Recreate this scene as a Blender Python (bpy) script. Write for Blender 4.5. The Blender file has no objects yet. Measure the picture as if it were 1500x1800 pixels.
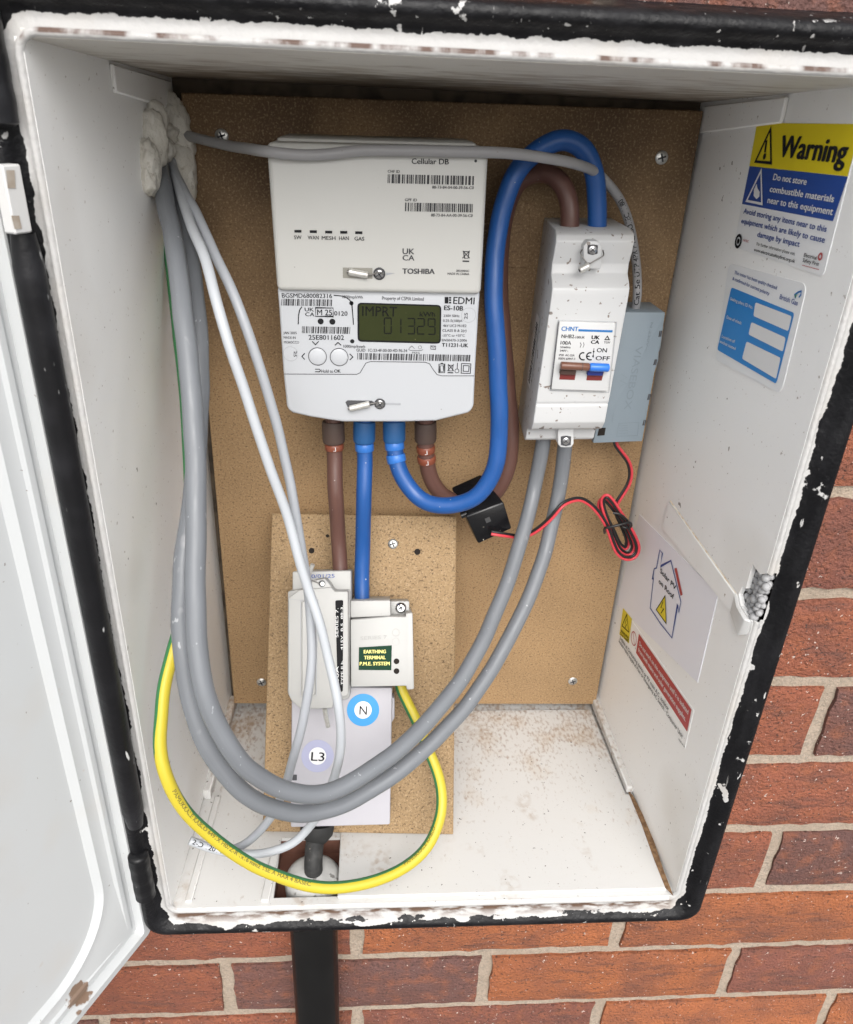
import bpy, bmesh, math, random
from mathutils import Vector, Matrix, noise as mnoise
R = math.radians
random.seed(7)
S = bpy.context.scene
COL = S.collection

# ------------------------------------------------------------------ camera
CAM_C = Vector((-0.0440, -0.3696, 0.5177))
CAM_R = Vector((0.9975, -0.0574, 0.0406)).normalized()
CAM_F = Vector((0.0697, 0.8835, -0.4633)).normalized()
CAM_D = CAM_F.cross(CAM_R).normalized()            # down
CAM_R = CAM_D.cross(CAM_F).normalized()
FPX = 1362.36                                       # focal length in photo pixels (1500 x 1800)
cd = bpy.data.cameras.new('camera'); cam = bpy.data.objects.new('camera', cd); COL.objects.link(cam)
M = Matrix((CAM_R, -CAM_D, -CAM_F)).transposed().to_4x4(); M.translation = CAM_C
cam.matrix_world = M
cd.sensor_fit = 'VERTICAL'; cd.sensor_height = 24.0; cd.lens = FPX / 1800 * 24.0
cd.clip_start = 0.01; cd.clip_end = 500
cd.dof.use_dof = True; cd.dof.focus_distance = 0.60; cd.dof.aperture_fstop = 14
S.camera = cam
# ------------------------------------------------------------------ world, sun, exposure
SUN_EL, SUN_AZ = 42, 4            # sun azimuth: degrees to the left of straight in front of the wall
W = bpy.data.worlds.new('World'); S.world = W; W.use_nodes = True
nt = W.node_tree; nt.nodes.clear()
sky = nt.nodes.new('ShaderNodeTexSky'); sky.sky_type = 'NISHITA'; sky.sun_disc = False
sky.sun_elevation = R(SUN_EL); sky.sun_rotation = R(180 - SUN_AZ); sky.air_density = 1.0; sky.dust_density = 4.0
hs = nt.nodes.new('ShaderNodeHueSaturation'); hs.inputs['Saturation'].default_value = 0.22
bg = nt.nodes.new('ShaderNodeBackground'); bg.inputs['Strength'].default_value = 0.14
wo = nt.nodes.new('ShaderNodeOutputWorld')
nt.links.new(sky.outputs[0], hs.inputs['Color']); nt.links.new(hs.outputs[0], bg.inputs[0]); nt.links.new(bg.outputs[0], wo.inputs[0])
sl = bpy.data.lights.new('sun', 'SUN'); sl.energy = 0.7; sl.angle = R(50); sl.color = (1.0, 0.97, 0.93)
so = bpy.data.objects.new('sun', sl); COL.objects.link(so)
az = R(SUN_AZ)
sdir = Vector((math.sin(az) * math.cos(R(SUN_EL)), -math.cos(az) * math.cos(R(SUN_EL)), math.sin(R(SUN_EL))))
so.rotation_euler = sdir.to_track_quat('Z', 'Y').to_euler(); so.location = sdir * 5
S.view_settings.view_transform = 'Standard'; S.view_settings.look = 'None'
S.view_settings.exposure = 0.95; S.view_settings.gamma = 1.0; S.view_settings.use_curve_mapping = False

# ------------------------------------------------------------------ pixel helpers
def ray(px, py):
    return (CAM_F + CAM_R * ((px - 750) / FPX) + CAM_D * ((py - 900) / FPX))
def PD(px, py, d): return CAM_C + ray(px, py).normalized() * d
def PY(px, py, Y):
    r = ray(px, py); return CAM_C + r * ((Y - CAM_C.y) / r.y)
def PZ(px, py, Z):
    r = ray(px, py); return CAM_C + r * ((Z - CAM_C.z) / r.z)
def cv(ox, oy, s, pts): return [(ox + x * s, oy + y * s) for x, y in pts]

class Panel:
    def __init__(s, O, u, v):
        s.O = Vector(O); s.u = Vector(u).normalized(); v = Vector(v); v = v - s.u * v.dot(s.u); s.v = v.normalized(); s.n = s.u.cross(s.v)
    def hit(s, px, py, h=0):
        r = ray(px, py); o = s.O + s.n * h
        return CAM_C + r * ((o - CAM_C).dot(s.n) / r.dot(s.n))
    def uv(s, px, py, h=0):
        d = s.hit(px, py, h) - s.O; return Vector((d.dot(s.u), d.dot(s.v)))
    def P(s, a, b, h=0): return s.O + s.u * a + s.v * b + s.n * h
YB = 0.200                                              # front face of the large board
K = 0.0078 / 0.204                                      # draft of the box walls
BP = Panel((0, YB, 0), (1, 0, 0), (0, 0, 1))            # n = -y
RW = Panel((0.185, 0, 0), (K, -1, 0), (0, 0, 1))        # right wall, u towards the viewer
LW = Panel((-0.185, 0, 0), (K, 1, 0), (0, 0, 1))        # left wall
FL = Panel((0, 0, 0), (1, 0, 0), (0, 1, 0))             # floor
_tl, _tr, _bl, _br = PY(478, 902, .18), PY(803, 908, .18), PZ(462, 1462, .009), PZ(797, 1467, .009)
TB = Panel(_bl, _br - _bl + _tr - _tl, _tl - _bl + _tr - _br)    # leaning small board
DR = Panel((-0.2092, 0.0001, 0), (-.448, -.894, 0), (0, 0, 1))   # door
DR.u = Vector((-.448, -.894, 0)).normalized(); DR.n = Vector((.894, -.448, 0)).normalized(); DR.v = Vector((0, 0, 1))

# ------------------------------------------------------------------ materials
MATS = {}
def lin(c):
    return tuple((x / 255 / 12.92) if x / 255 <= .04045 else ((x / 255 + .055) / 1.055) ** 2.4 for x in c)
def mat(name, base, rough=.5, layers=(), bump=None, metal=0, spec=.5, extra=None, coat=0, emit=None):
    if name in MATS: return MATS[name]
    m = bpy.data.materials.new(name); m.use_nodes = True; t = m.node_tree; n = t.nodes; L = t.links
    b = n['Principled BSDF']; b.inputs['Roughness'].default_value = rough; b.inputs['Metallic'].default_value = metal
    b.inputs['Specular IOR Level'].default_value = spec; b.inputs['Coat Weight'].default_value = coat
    geo = n.new('ShaderNodeNewGeometry')
    col = n.new('ShaderNodeRGB'); col.outputs[0].default_value = (*base, 1); cur = col.outputs[0]
    if extra: cur = extra(t, cur, geo, b)
    for ly in layers:
        sc, lo, hi, c, fac = ly[:5]; st = ly[5] if len(ly) > 5 else (1, 1, 1); kind = ly[6] if len(ly) > 6 else 'N'
        mp = n.new('ShaderNodeMapping'); mp.inputs['Scale'].default_value = st; L.new(geo.outputs['Position'], mp.inputs['Vector'])
        if kind == 'V':
            tx = n.new('ShaderNodeTexVoronoi'); tx.inputs['Scale'].default_value = sc; o = tx.outputs['Distance']
        else:
            tx = n.new('ShaderNodeTexNoise'); tx.inputs['Scale'].default_value = sc; tx.inputs['Detail'].default_value = 5 if kind == 'D' else 2.5; o = tx.outputs[0]
        L.new(mp.outputs[0], tx.inputs['Vector'])
        mr = n.new('ShaderNodeMapRange'); mr.inputs[1].default_value = lo; mr.inputs[2].default_value = hi; mr.inputs[3].default_value = 0; mr.inputs[4].default_value = fac
        L.new(o, mr.inputs[0])
        mx = n.new('ShaderNodeMix'); mx.data_type = 'RGBA'; mx.inputs[7].default_value = (*c, 1)
        L.new(mr.outputs[0], mx.inputs[0]); L.new(cur, mx.inputs[6]); cur = mx.outputs[2]
    L.new(cur, b.inputs['Base Color'])
    if bump:
        prev = None
        for sc, strength, dist in bump:
            tx = n.new('ShaderNodeTexNoise'); tx.inputs['Scale'].default_value = sc; tx.inputs['Detail'].default_value = 4; L.new(geo.outputs['Position'], tx.inputs['Vector'])
            bp = n.new('ShaderNodeBump'); bp.inputs['Strength'].default_value = strength; bp.inputs['Distance'].default_value = dist
            L.new(tx.outputs[0], bp.inputs['Height'])
            if prev: L.new(prev.outputs[0], bp.inputs['Normal'])
            prev = bp
        L.new(prev.outputs[0], b.inputs['Normal'])
    if emit: b.inputs['Emission Color'].default_value = (*emit, 1); b.inputs['Emission Strength'].default_value = 1
    MATS[name] = m; return m
def math_node(t, op, a, b=None, c=None):
    n = t.nodes.new('ShaderNodeMath'); n.operation = op
    for i, x in enumerate((a, b, c)):
        if x is None: continue
        if isinstance(x, (int, float)): n.inputs[i].default_value = x
        else: t.links.new(x, n.inputs[i])
    return n.outputs[0]
def noise_node(t, vec, scale, detail=3, stretch=None):
    n = t.nodes.new('ShaderNodeTexNoise'); n.inputs['Scale'].default_value = scale; n.inputs['Detail'].default_value = detail
    if stretch:
        mp = t.nodes.new('ShaderNodeMapping'); mp.inputs['Scale'].default_value = stretch; t.links.new(vec, mp.inputs['Vector']); vec = mp.outputs[0]
    t.links.new(vec, n.inputs['Vector']); return n.outputs[0]
def ramp(t, v, lo, hi, a=0., b=1.):
    n = t.nodes.new('ShaderNodeMapRange'); t.links.new(v, n.inputs[0])
    for i, x in zip((1, 2, 3, 4), (lo, hi, a, b)): n.inputs[i].default_value = x
    return n.outputs[0]
def mixc(t, f, a, b):
    n = t.nodes.new('ShaderNodeMix'); n.data_type = 'RGBA'
    for i, x in zip((0, 6, 7), (f, a, b)):
        if isinstance(x, tuple): n.inputs[i].default_value = (*x, 1)
        elif isinstance(x, (int, float)): n.inputs[i].default_value = x
        else: t.links.new(x, n.inputs[i])
    return n.outputs[2]

BROWN_DIRT = (.16, .085, .04)
WHITE = (.87, .868, .855)
# white plastic liner with specks and faint grime
m_liner = mat('white_liner', WHITE, .42, [
    (9, .52, .75, (.60, .56, .50), .5), (420, .70, .76, (.22, .15, .10), .75), (170, .735, .76, (.12, .08, .06), .8)],
    bump=[(60, .10, .002), (700, .06, .0005)])
def ceil_dirt_and_shade(t, cur, geo, b):
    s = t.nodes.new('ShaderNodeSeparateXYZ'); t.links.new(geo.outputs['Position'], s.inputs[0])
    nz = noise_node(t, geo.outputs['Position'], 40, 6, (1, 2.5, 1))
    f = math_node(t, 'ADD', ramp(t, s.outputs[1], .0, .20, -.14, .35), nz)  # dirt deepening to the back, with the dim upper interior painted in
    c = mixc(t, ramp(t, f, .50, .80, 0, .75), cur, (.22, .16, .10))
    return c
m_ceil = mat('grime_and_shade_ceiling_plastic', (.62, .60, .555), .5, [(420, .70, .76, (.22, .15, .10), .7)], extra=ceil_dirt_and_shade, bump=[(60, .1, .002)])
def floor_dirt(t, cur, geo, b):
    P = geo.outputs['Position']; s = t.nodes.new('ShaderNodeSeparateXYZ'); t.links.new(P, s.inputs[0])
    back = ramp(t, s.outputs[1], .02, .20, -.12, .10)
    n1 = noise_node(t, P, 250, 7, (1.5, .8, 1)); n2 = noise_node(t, P, 34, 5)
    f = math_node(t, 'ADD', math_node(t, 'ADD', n1, back), math_node(t, 'MULTIPLY', math_node(t, 'SUBTRACT', n2, .5), .5))
    c = mixc(t, ramp(t, f, .555, .76, 0, .62), cur, (.22, .13, .075))
    c = mixc(t, ramp(t, math_node(t, 'ADD', n2, math_node(t, 'MULTIPLY', back, .6)), .55, .75, 0, .35), c, (.48, .36, .24))
    st = noise_node(t, P, 26, 5, (1, .7, 1)); st2 = noise_node(t, P, 190, 6)
    c = mixc(t, math_node(t, 'MULTIPLY', ramp(t, st, .56, .68), ramp(t, st2, .42, .62, 0, .55)), c, (.30, .20, .12))
    return c
m_floor = mat('dirty_floor_plastic', (.58, .575, .56), .45, [(330, .715, .74, (.05, .04, .035), .9), (900, .70, .76, (.30, .18, .10), .6)], extra=floor_dirt, bump=[(80, .1, .002)])
m_edge = mat('clean_white_plastic', (.56, .56, .555), .38, [(15, .5, .8, (.66, .63, .58), .5)], bump=[(200, .05, .001)])
m_rust = mat('brown_grime', (.14, .075, .035), .8, [(300, .4, .6, (.30, .18, .09), .7)])

def frame_paint(t, cur, geo, b):
    P = geo.outputs['Position']; uv = t.nodes.new('ShaderNodeUVMap'); uv.uv_map = 'UVMap'
    su = t.nodes.new('ShaderNodeSeparateXYZ'); t.links.new(uv.outputs[0], su.inputs[0])
    sp = t.nodes.new('ShaderNodeSeparateXYZ'); t.links.new(P, sp.inputs[0])
    e = su.outputs[1]; side = su.outputs[0]            # side: 1 on the bottom rail
    nb = noise_node(t, P, 55, 3); nf = noise_node(t, P, 420, 5); ns = noise_node(t, P, 130, 5, (.25, 1, 1))
    off = math_node(t, 'ADD', math_node(t, 'MULTIPLY', math_node(t, 'SUBTRACT', nb, .5), .0075), math_node(t, 'MULTIPLY', math_node(t, 'SUBTRACT', nf, .5), .0022))
    off2 = math_node(t, 'MULTIPLY', math_node(t, 'MULTIPLY', math_node(t, 'SUBTRACT', ns, .5), .013), side)
    blk = ramp(t, math_node(t, 'ADD', math_node(t, 'ADD', e, off), off2), -.00015, .00015)
    # chips in the black paint
    nc = noise_node(t, P, 330, 4, (1, 1, .22)); nh = noise_node(t, P, 28, 2)
    chip = math_node(t, 'MULTIPLY', ramp(t, nc, .69, .705), ramp(t, nh, .46, .52))
    nc2 = noise_node(t, P, 700, 3, (1, 1, .05)); chip = math_node(t, 'MAXIMUM', chip, math_node(t, 'MULTIPLY', ramp(t, nc2, .70, .73, 0, .55), ramp(t, noise_node(t, P, 16, 2), .5, .6)))
    chip = math_node(t, 'MAXIMUM', chip, math_node(t, 'MULTIPLY', ramp(t, noise_node(t, P, 75, 6), .655, .668), ramp(t, e, .012, .010)))
    blk = math_node(t, 'MULTIPLY', blk, math_node(t, 'SUBTRACT', 1, chip))
    wht = mixc(t, ramp(t, noise_node(t, P, 30, 5), .5, .8, 0, .5), cur, (.44, .40, .35))
    # rusty grime on the bottom rail and a rust line along the top lip
    r1 = ramp(t, noise_node(t, P, 220, 6, (.35, 1, 1)), .40, .56)
    band = math_node(t, 'MULTIPLY', ramp(t, e, -.0108, -.0098), ramp(t, e, .0005, -.0050))
    wht = mixc(t, math_node(t, 'MULTIPLY', math_node(t, 'MULTIPLY', math_node(t, 'MULTIPLY', r1, band), side), .92), wht, (.085, .040, .018))
    tb = math_node(t, 'MULTIPLY', math_node(t, 'MULTIPLY', ramp(t, e, -.0075, -.0068), ramp(t, e, -.0048, -.0055)), ramp(t, sp.outputs[2], .534, .536))
    r2 = ramp(t, noise_node(t, P, 85, 6, (1, 1, .1)), .42, .56)
    wht = mixc(t, math_node(t, 'MULTIPLY', math_node(t, 'MULTIPLY', tb, r2), .9), wht, (.075, .032, .017))
    nk = mixc(t, ramp(t, noise_node(t, P, 90, 5, (1, 1, .3)), .45, .7, 0, .6), (.005, .005, .006), (.015, .015, .017))
    rg = ramp(t, noise_node(t, P, 120, 5, (1, 1, .3)), .35, .7, .30, .62); t.links.new(rg, b.inputs['Roughness'])
    return mixc(t, blk, wht, nk)
m_frame = mat('chipped_black_paint_on_white', (.45, .445, .437), .35, spec=.22, extra=frame_paint, bump=[(90, .5, .0018), (420, .5, .0009)])
m_black = mat('glossy_black_paint', (.008, .008, .009), .34, spec=.25, layers= [(140, .70, .73, (.6, .6, .6), .85, (1, 1, .3)), (40, .45, .7, (.022, .022, .025), .6)], bump=[(60, .3, .002), (300, .25, .0008)])
m_duct = mat('black_plastic_duct', (.005, .005, .005), .24, spec=.35, layers= [(45, .745, .76, (.65, .65, .65), .9, (1, 1, .5)), (30, .4, .7, (.010, .010, .010), .7)], bump=[(100, .1, .001)])
def door_marks(t, cur, geo, b):
    P = geo.outputs['Position']
    q = DR.hit(138, 1750, .0)
    v = t.nodes.new('ShaderNodeVectorMath'); v.operation = 'DISTANCE'; t.links.new(P, v.inputs[0]); v.inputs[1].default_value = q
    d = math_node(t, 'ADD', v.outputs['Value'], math_node(t, 'MULTIPLY', math_node(t, 'SUBTRACT', noise_node(t, P, 170, 4), .5), .018))
    return mixc(t, ramp(t, d, .0095, .0080, 0, .9), cur, (.17, .095, .05))
m_door = mat('white_door_plastic', (.51, .525, .53), .36, [(260, .745, .765, (.12, .08, .06), .85), (18, .6, .8, (.50, .47, .43), .4), (90, .72, .80, (.42, .30, .22), .5)], extra=door_marks, bump=[(40, .06, .002)])

def damp_and_shade(t, cur, geo, b):  # damp stain on the upper board, with the box's shade painted into it
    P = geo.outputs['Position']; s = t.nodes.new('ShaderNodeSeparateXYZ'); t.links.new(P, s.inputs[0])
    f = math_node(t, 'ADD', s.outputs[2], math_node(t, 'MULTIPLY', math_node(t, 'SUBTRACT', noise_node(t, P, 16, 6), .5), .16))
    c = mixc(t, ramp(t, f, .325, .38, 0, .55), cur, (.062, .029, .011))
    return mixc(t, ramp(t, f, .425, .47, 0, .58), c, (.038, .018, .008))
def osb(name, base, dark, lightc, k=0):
    return mat(name, base, .75, extra=damp_and_shade if k else None, layers=[
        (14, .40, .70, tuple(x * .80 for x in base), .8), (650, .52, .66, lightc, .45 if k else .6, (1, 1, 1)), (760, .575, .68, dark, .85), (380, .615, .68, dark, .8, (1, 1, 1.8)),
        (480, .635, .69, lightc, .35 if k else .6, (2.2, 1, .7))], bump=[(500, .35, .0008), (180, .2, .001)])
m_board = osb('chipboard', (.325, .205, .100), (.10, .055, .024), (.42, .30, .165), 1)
m_board2 = osb('pale_chipboard', (.300, .198, .098), (.085, .048, .022), (.40, .285, .165))
m_hole = mat('dark_hole', (.01, .006, .004), .9)
m_cream = mat('cream_plastic', (.51, .508, .485), .42, [(300, .765, .775, (.1, .08, .07), .8), (8, .45, .75, (.48, .475, .45), .4)], bump=[(900, .05, .0004)])
m_meter = mat('pale_grey_plastic', (.47, .485, .508), .40, [(300, .765, .775, (.1, .08, .07), .8)], bump=[(900, .05, .0004)])
m_iso = mat('speckled_white_plastic', (.51, .515, .518), .40, [(230, .665, .69, (.13, .085, .06), .85), (120, .69, .705, (.10, .07, .05), .8), (25, .55, .75, (.52, .50, .465), .4)], bump=[(900, .05, .0004)])
m_isoclean = mat('white_plastic', (.55, .555, .555), .35, [(300, .77, .78, (.1, .08, .07), .7)])
m_grey = mat('blue_grey_plastic', (.21, .255, .29), .5, [(300, .765, .775, (.1, .1, .1), .7), (20, .4, .7, (.23, .275, .31), .5)], bump=[(1200, .08, .0004)])
m_fuse = mat('warm_grey_plastic', (.40, .398, .385), .5, [(300, .755, .77, (.2, .15, .1), .7), (25, .45, .75, (.355, .348, .33), .5)], bump=[(700, .06, .0005)])
m_lilac = mat('lilac_white_plastic', (.40, .39, .42), .5, [(30, .45, .75, (.365, .355, .38), .5)], bump=[(700, .06, .0005)])
m_ink = mat('black_ink', (.016, .016, .018), .8, spec=.15)
m_greyink = mat('grey_ink', (.06, .06, .064), .8, spec=.15)
m_faint = mat('faint_grey_line', (.33, .34, .36), .6)
m_seam = mat('dark_seam', (.06, .06, .065), .8)
m_blueink = mat('blue_ink', (.02, .06, .26), .5)
m_brightblue = mat('bright_blue_print', (.015, .15, .42), .5)
m_white = mat('white_print', (.70, .70, .70), .5)
m_vinylwhite = mat('white_vinyl', (.78, .79, .80), .35, [(12, .5, .8, (.70, .70, .70), .4)], bump=[(45, .15, .001)])
m_yellow = mat('yellow_vinyl', (.74, .60, .02), .35, [(14, .5, .8, (.62, .50, .03), .4)], bump=[(45, .2, .001)])
m_bluevinyl = mat('blue_vinyl', (.022, .07, .30), .35, bump=[(45, .2, .001)])
m_cyanvinyl = mat('sky_blue_vinyl', (.02, .22, .58), .35, bump=[(45, .2, .001)])
m_cyanring = mat('cyan_sticker', (.018, .26, .58), .45)
m_lilacring = mat('pale_lilac_sticker', (.34, .35, .49), .45)
m_lilacvinyl = mat('pale_lilac_vinyl', (.80, .80, .855), .4, bump=[(45, .12, .001)])
m_red = mat('red_vinyl', (.42, .035, .04), .4)
m_greenlab = mat('dark_green_vinyl', (.010, .040, .022), .7, [(200, .6, .75, (.02, .055, .035), .6)], spec=.15)
m_blacklab = mat('black_label', (.010, .010, .011), .7, spec=.15)
m_lcd = mat('lcd_green', (.030, .036, .012), .22, [(60, .45, .75, (.036, .042, .014), .6), (800, .75, .78, (.4, .35, .15), .6)], spec=.25)
m_lcdseg = mat('lcd_segment', (.003, .004, .002), .25)
def streak(c2, amt=.55):
    def f(t, cur, geo, b):
        uv = t.nodes.new('ShaderNodeUVMap'); uv.uv_map = 'UVMap'
        a = noise_node(t, uv.outputs[0], 1.0, 4, (14, 9, 1)); c = mixc(t, ramp(t, a, .50, .68, 0, amt), cur, c2)
        a2 = noise_node(t, uv.outputs[0], 1.0, 3, (260, 22, 1)); c = mixc(t, ramp(t, a2, .72, .76, 0, .35), c, (.42, .42, .42))
        t.links.new(ramp(t, noise_node(t, uv.outputs[0], 1.0, 4, (60, 14, 1)), .3, .7, .30, .58), b.inputs['Roughness'])
        return c
    return f
m_steel = mat('zinc_steel', (.62, .62, .60), .32, [(400, .45, .7, (.35, .35, .34), .7)], metal=.9, bump=[(500, .3, .0005)])
m_chrome = mat('bright_zinc', (.55, .55, .55), .28, metal=1.0, bump=[(500, .2, .0004)])
m_wire = mat('dark_steel_wire', (.22, .21, .20), .4, metal=.7)
m_ferrule = mat('aluminium_ferrule', (.58, .57, .54), .42, [(350, .5, .75, (.4, .38, .34), .6)], metal=.5)
m_blue = mat('blue_pvc', (.009, .070, .255), .38, [(25, .4, .75, (.013, .093, .34), .5), (260, .745, .76, (.5, .5, .5), .8)], extra=streak((.006, .050, .20)), bump=[(200, .1, .001)])
m_blue2 = mat('dull_blue_sleeve', (.016, .095, .26), .55)
m_bluemark = mat('bright_blue_marker', (.03, .155, .50), .4)
m_brown = mat('brown_pvc', (.110, .052, .040), .42, [(25, .4, .75, (.094, .042, .032), .5), (260, .745, .76, (.5, .48, .45), .8)], extra=streak((.075, .034, .026)), bump=[(200, .1, .001)])
m_brown2 = mat('dark_brown_sleeve', (.072, .046, .036), .6)
m_brownmark = mat('rust_brown_marker', (.20, .055, .028), .4)
m_greypvc = mat('grey_pvc', (.16, .17, .184), .42, [(20, .4, .75, (.145, .155, .168), .6), (240, .725, .75, (.45, .46, .47), .6, (1, 1, .4)), (90, .70, .76, (.40, .40, .40), .35, (1, 1, .3))], extra=streak((.13, .138, .15)), bump=[(150, .12, .001)])
m_cat = mat('light_grey_data_pvc', (.28, .277, .283), .45, [(300, .73, .75, (.15, .1, .08), .7)])
m_wcable = mat('white_grey_pvc', (.41, .43, .455), .42, [(200, .73, .75, (.2, .2, .2), .5)])
m_gcable = mat('pale_grey_pvc', (.32, .335, .36), .42, [(200, .73, .75, (.2, .2, .2), .5)])
def gy(t, cur, geo, b):
    uv = t.nodes.new('ShaderNodeUVMap'); uv.uv_map = 'UVMap'; su = t.nodes.new('ShaderNodeSeparateXYZ'); t.links.new(uv.outputs[0], su.inputs[0])
    d = math_node(t, 'ABSOLUTE', math_node(t, 'SUBTRACT', su.outputs[1], .5))
    return mixc(t, ramp(t, d, .155, .150), cur, (.03, .165, .055))
m_earth = mat('green_yellow_pvc', (.50, .405, .03), .42, [(200, .75, .77, (.3, .25, .1), .6)], extra=gy)
m_cablek = mat('black_service_cable', (.020, .020, .020), .6, [(120, .5, .7, (.06, .058, .055), .7), (300, .68, .72, (.2, .17, .15), .7)], bump=[(200, .3, .001)])
m_ct = mat('black_abs', (.006, .006, .007), .24, spec=.4, layers= [(330, .725, .74, (.6, .55, .45), .8)], bump=[(600, .15, .0005)])
m_redw = mat('red_wire', (.56, .045, .06), .4); m_blackw = mat('black_wire', (.012, .012, .012), .4)
m_seal = mat('white_sealant', (.60, .58, .53), .6, [(40, .4, .7, (.48, .45, .385), .6), (260, .62, .7, (.28, .24, .19), .5)], bump=[(90, .5, .003), (500, .5, .0012)])
m_bead = mat('grey_polystyrene', (.34, .34, .345), .6, [(200, .4, .7, (.27, .27, .275), .6)], bump=[(900, .2, .0005)])
m_togred = mat('dark_red_plastic', (.16, .02, .018), .4); m_togblue = mat('blue_lever', (.03, .17, .62), .35); m_togbrown = mat('brown_lever', (.15, .065, .042), .35)
m_togdb = mat('deep_blue_plastic', (.012, .025, .17), .4); m_togdbr = mat('deep_brown_plastic', (.06, .03, .022), .45)
m_lime = mat('sealing_mortar', (.50, .50, .485), .8, [(60, .45, .65, (.35, .35, .34), .7), (150, .62, .68, (.1, .09, .08), .7)], bump=[(120, .5, .002)])
m_terra = mat('brown_brick_core', (.14, .06, .04), .9, bump=[(100, .5, .003)])
def brick_col(t, cur, geo, b):
    oi = t.nodes.new('ShaderNodeObjectInfo'); P = geo.outputs['Position']
    big = noise_node(t, P, 22, 5); mid = noise_node(t, P, 70, 6); cr = noise_node(t, P, 60, 6, (.5, 1, 2.2))
    c = oi.outputs['Color']
    c = mixc(t, ramp(t, big, .40, .66, 0, .65), c, (.14, .055, .038))
    c = mixc(t, ramp(t, mid, .48, .70, 0, .55), c, (.30, .098, .042))
    c = mixc(t, ramp(t, cr, .56, .68, 0, .5), c, (.085, .042, .034))
    sp = noise_node(t, P, 420, 3, (1, 1, 1.3)); c = mixc(t, ramp(t, sp, .615, .655, 0, .85), c, (.055, .028, .022))
    sp2 = noise_node(t, P, 330, 2); c = mixc(t, ramp(t, sp2, .70, .72, 0, .75), c, (.62, .52, .46))
    lm = noise_node(t, P, 48, 4); c = mixc(t, ramp(t, lm, .74, .78, 0, .6), c, (.50, .42, .36))
    return c
m_brick = mat('clay_brick', (.3, .1, .05), .85, extra=brick_col, bump=[(420, 1.0, .003), (110, .6, .003)])
m_mortar = mat('sandy_mortar', (.36, .29, .225), .95, [(500, .45, .65, (.235, .20, .16), .8), (900, .62, .70, (.46, .41, .35), .7), (30, .45, .7, (.28, .225, .17), .7)], bump=[(600, .8, .0015), (130, .5, .003)])
m_paving = mat('grey_paving', (.13, .125, .12), .9, [(4, .4, .7, (.10, .10, .095), .7), (200, .4, .7, (.17, .165, .16), .6)], bump=[(80, .4, .004)])

# ------------------------------------------------------------------ mesh helpers
ORG = {}
def empty(name, loc, label, cat, group=None):
    o = bpy.data.objects.new(name, None); COL.objects.link(o); o.location = loc; o.empty_display_size = .02
    ORG[o] = Vector(loc); tag(o, label, cat, group); return o
def tag(o, label=None, cat=None, group=None, kind=None):
    for k, v in (('label', label), ('category', cat), ('group', group), ('kind', kind)):
        if v: o[k] = v
    return o
class MB:
    def __init__(s): s.v = []; s.f = []; s.uv = {}
    def add(s, vs, fs, uvs=None):
        b = len(s.v); s.v += [Vector(x) for x in vs]
        for i, f in enumerate(fs):
            if uvs: s.uv[len(s.f)] = uvs[i]
            s.f.append(tuple(b + j for j in f))
        return s
    def box(s, c, ax, ay, az_):     # centre and three half-extent vectors
        c = Vector(c); ax, ay, az_ = Vector(ax), Vector(ay), Vector(az_)
        vs = [c + ax * i + ay * j + az_ * k for k in (-1, 1) for j in (-1, 1) for i in (-1, 1)]
        return s.add(vs, [(0, 2, 3, 1), (4, 5, 7, 6), (0, 1, 5, 4), (2, 6, 7, 3), (0, 4, 6, 2), (1, 3, 7, 5)])
    def build(s, name, m, parent=None, smooth=None, bevel=0, seg=2, origin=None, fix=True):
        me = bpy.data.meshes.new(name)
        org = ORG[parent] if parent else (Vector(origin) if origin is not None else Vector((0, 0, 0)))
        me.from_pydata([x - org for x in s.v], [], s.f)
        if s.uv:
            ul = me.uv_layers.new(name='UVMap'); k = 0
            for i, f in enumerate(s.f):
                for q in s.uv.get(i, [(0, 0)] * len(f)): ul.data[k].uv = q; k += 1
        bm = bmesh.new(); bm.from_mesh(me)
        if fix: bmesh.ops.recalc_face_normals(bm, faces=bm.faces)
        if bevel:
            bm.edges.ensure_lookup_table()
            es = [e for e in bm.edges if len(e.link_faces) == 2 and e.calc_face_angle(0) > R(25)]
            bmesh.ops.bevel(bm, geom=es, offset=bevel, segments=seg, affect='EDGES', clamp_overlap=True, profile=.5)
        bm.to_mesh(me); bm.free()
        me.materials.append(m)
        if smooth is not None:
            me.polygons.foreach_set('use_smooth', [True] * len(me.polygons)); me.set_sharp_from_angle(angle=R(smooth))
        o = bpy.data.objects.new(name, me); COL.objects.link(o)
        if parent: o.parent = parent
        else: o.location = org
        ORG[o] = org
        return o
def prism_mb(pan, poly, h1, h0, px=True, mb=None):
    mb = mb or MB(); uv = [pan.uv(*p, h1) for p in poly] if px else [Vector(p) for p in poly]; n = len(uv)
    vs = [pan.P(a.x, a.y, h0) for a in uv] + [pan.P(a.x, a.y, h1) for a in uv]
    fs = [tuple(range(n))[::-1], tuple(range(n, 2 * n))] + [(i, (i + 1) % n, n + (i + 1) % n, n + i) for i in range(n)]
    return mb.add(vs, fs)
def prism(name, pan, poly, h1, h0, m, parent, bevel=.001, seg=2, px=True, smooth=35):
    return prism_mb(pan, poly, h1, h0, px).build(name, m, parent, smooth, bevel, seg)
def rrect(x0, y0, x1, y1, r, n=5):
    out = []
    for cx, cy, a in ((x1 - r, y1 - r, 0), (x0 + r, y1 - r, 90), (x0 + r, y0 + r, 180), (x1 - r, y0 + r, 270)):
        out += [(cx + r * math.cos(R(a + 90 * i / n)), cy + r * math.sin(R(a + 90 * i / n))) for i in range(n + 1)]
    return out
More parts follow.
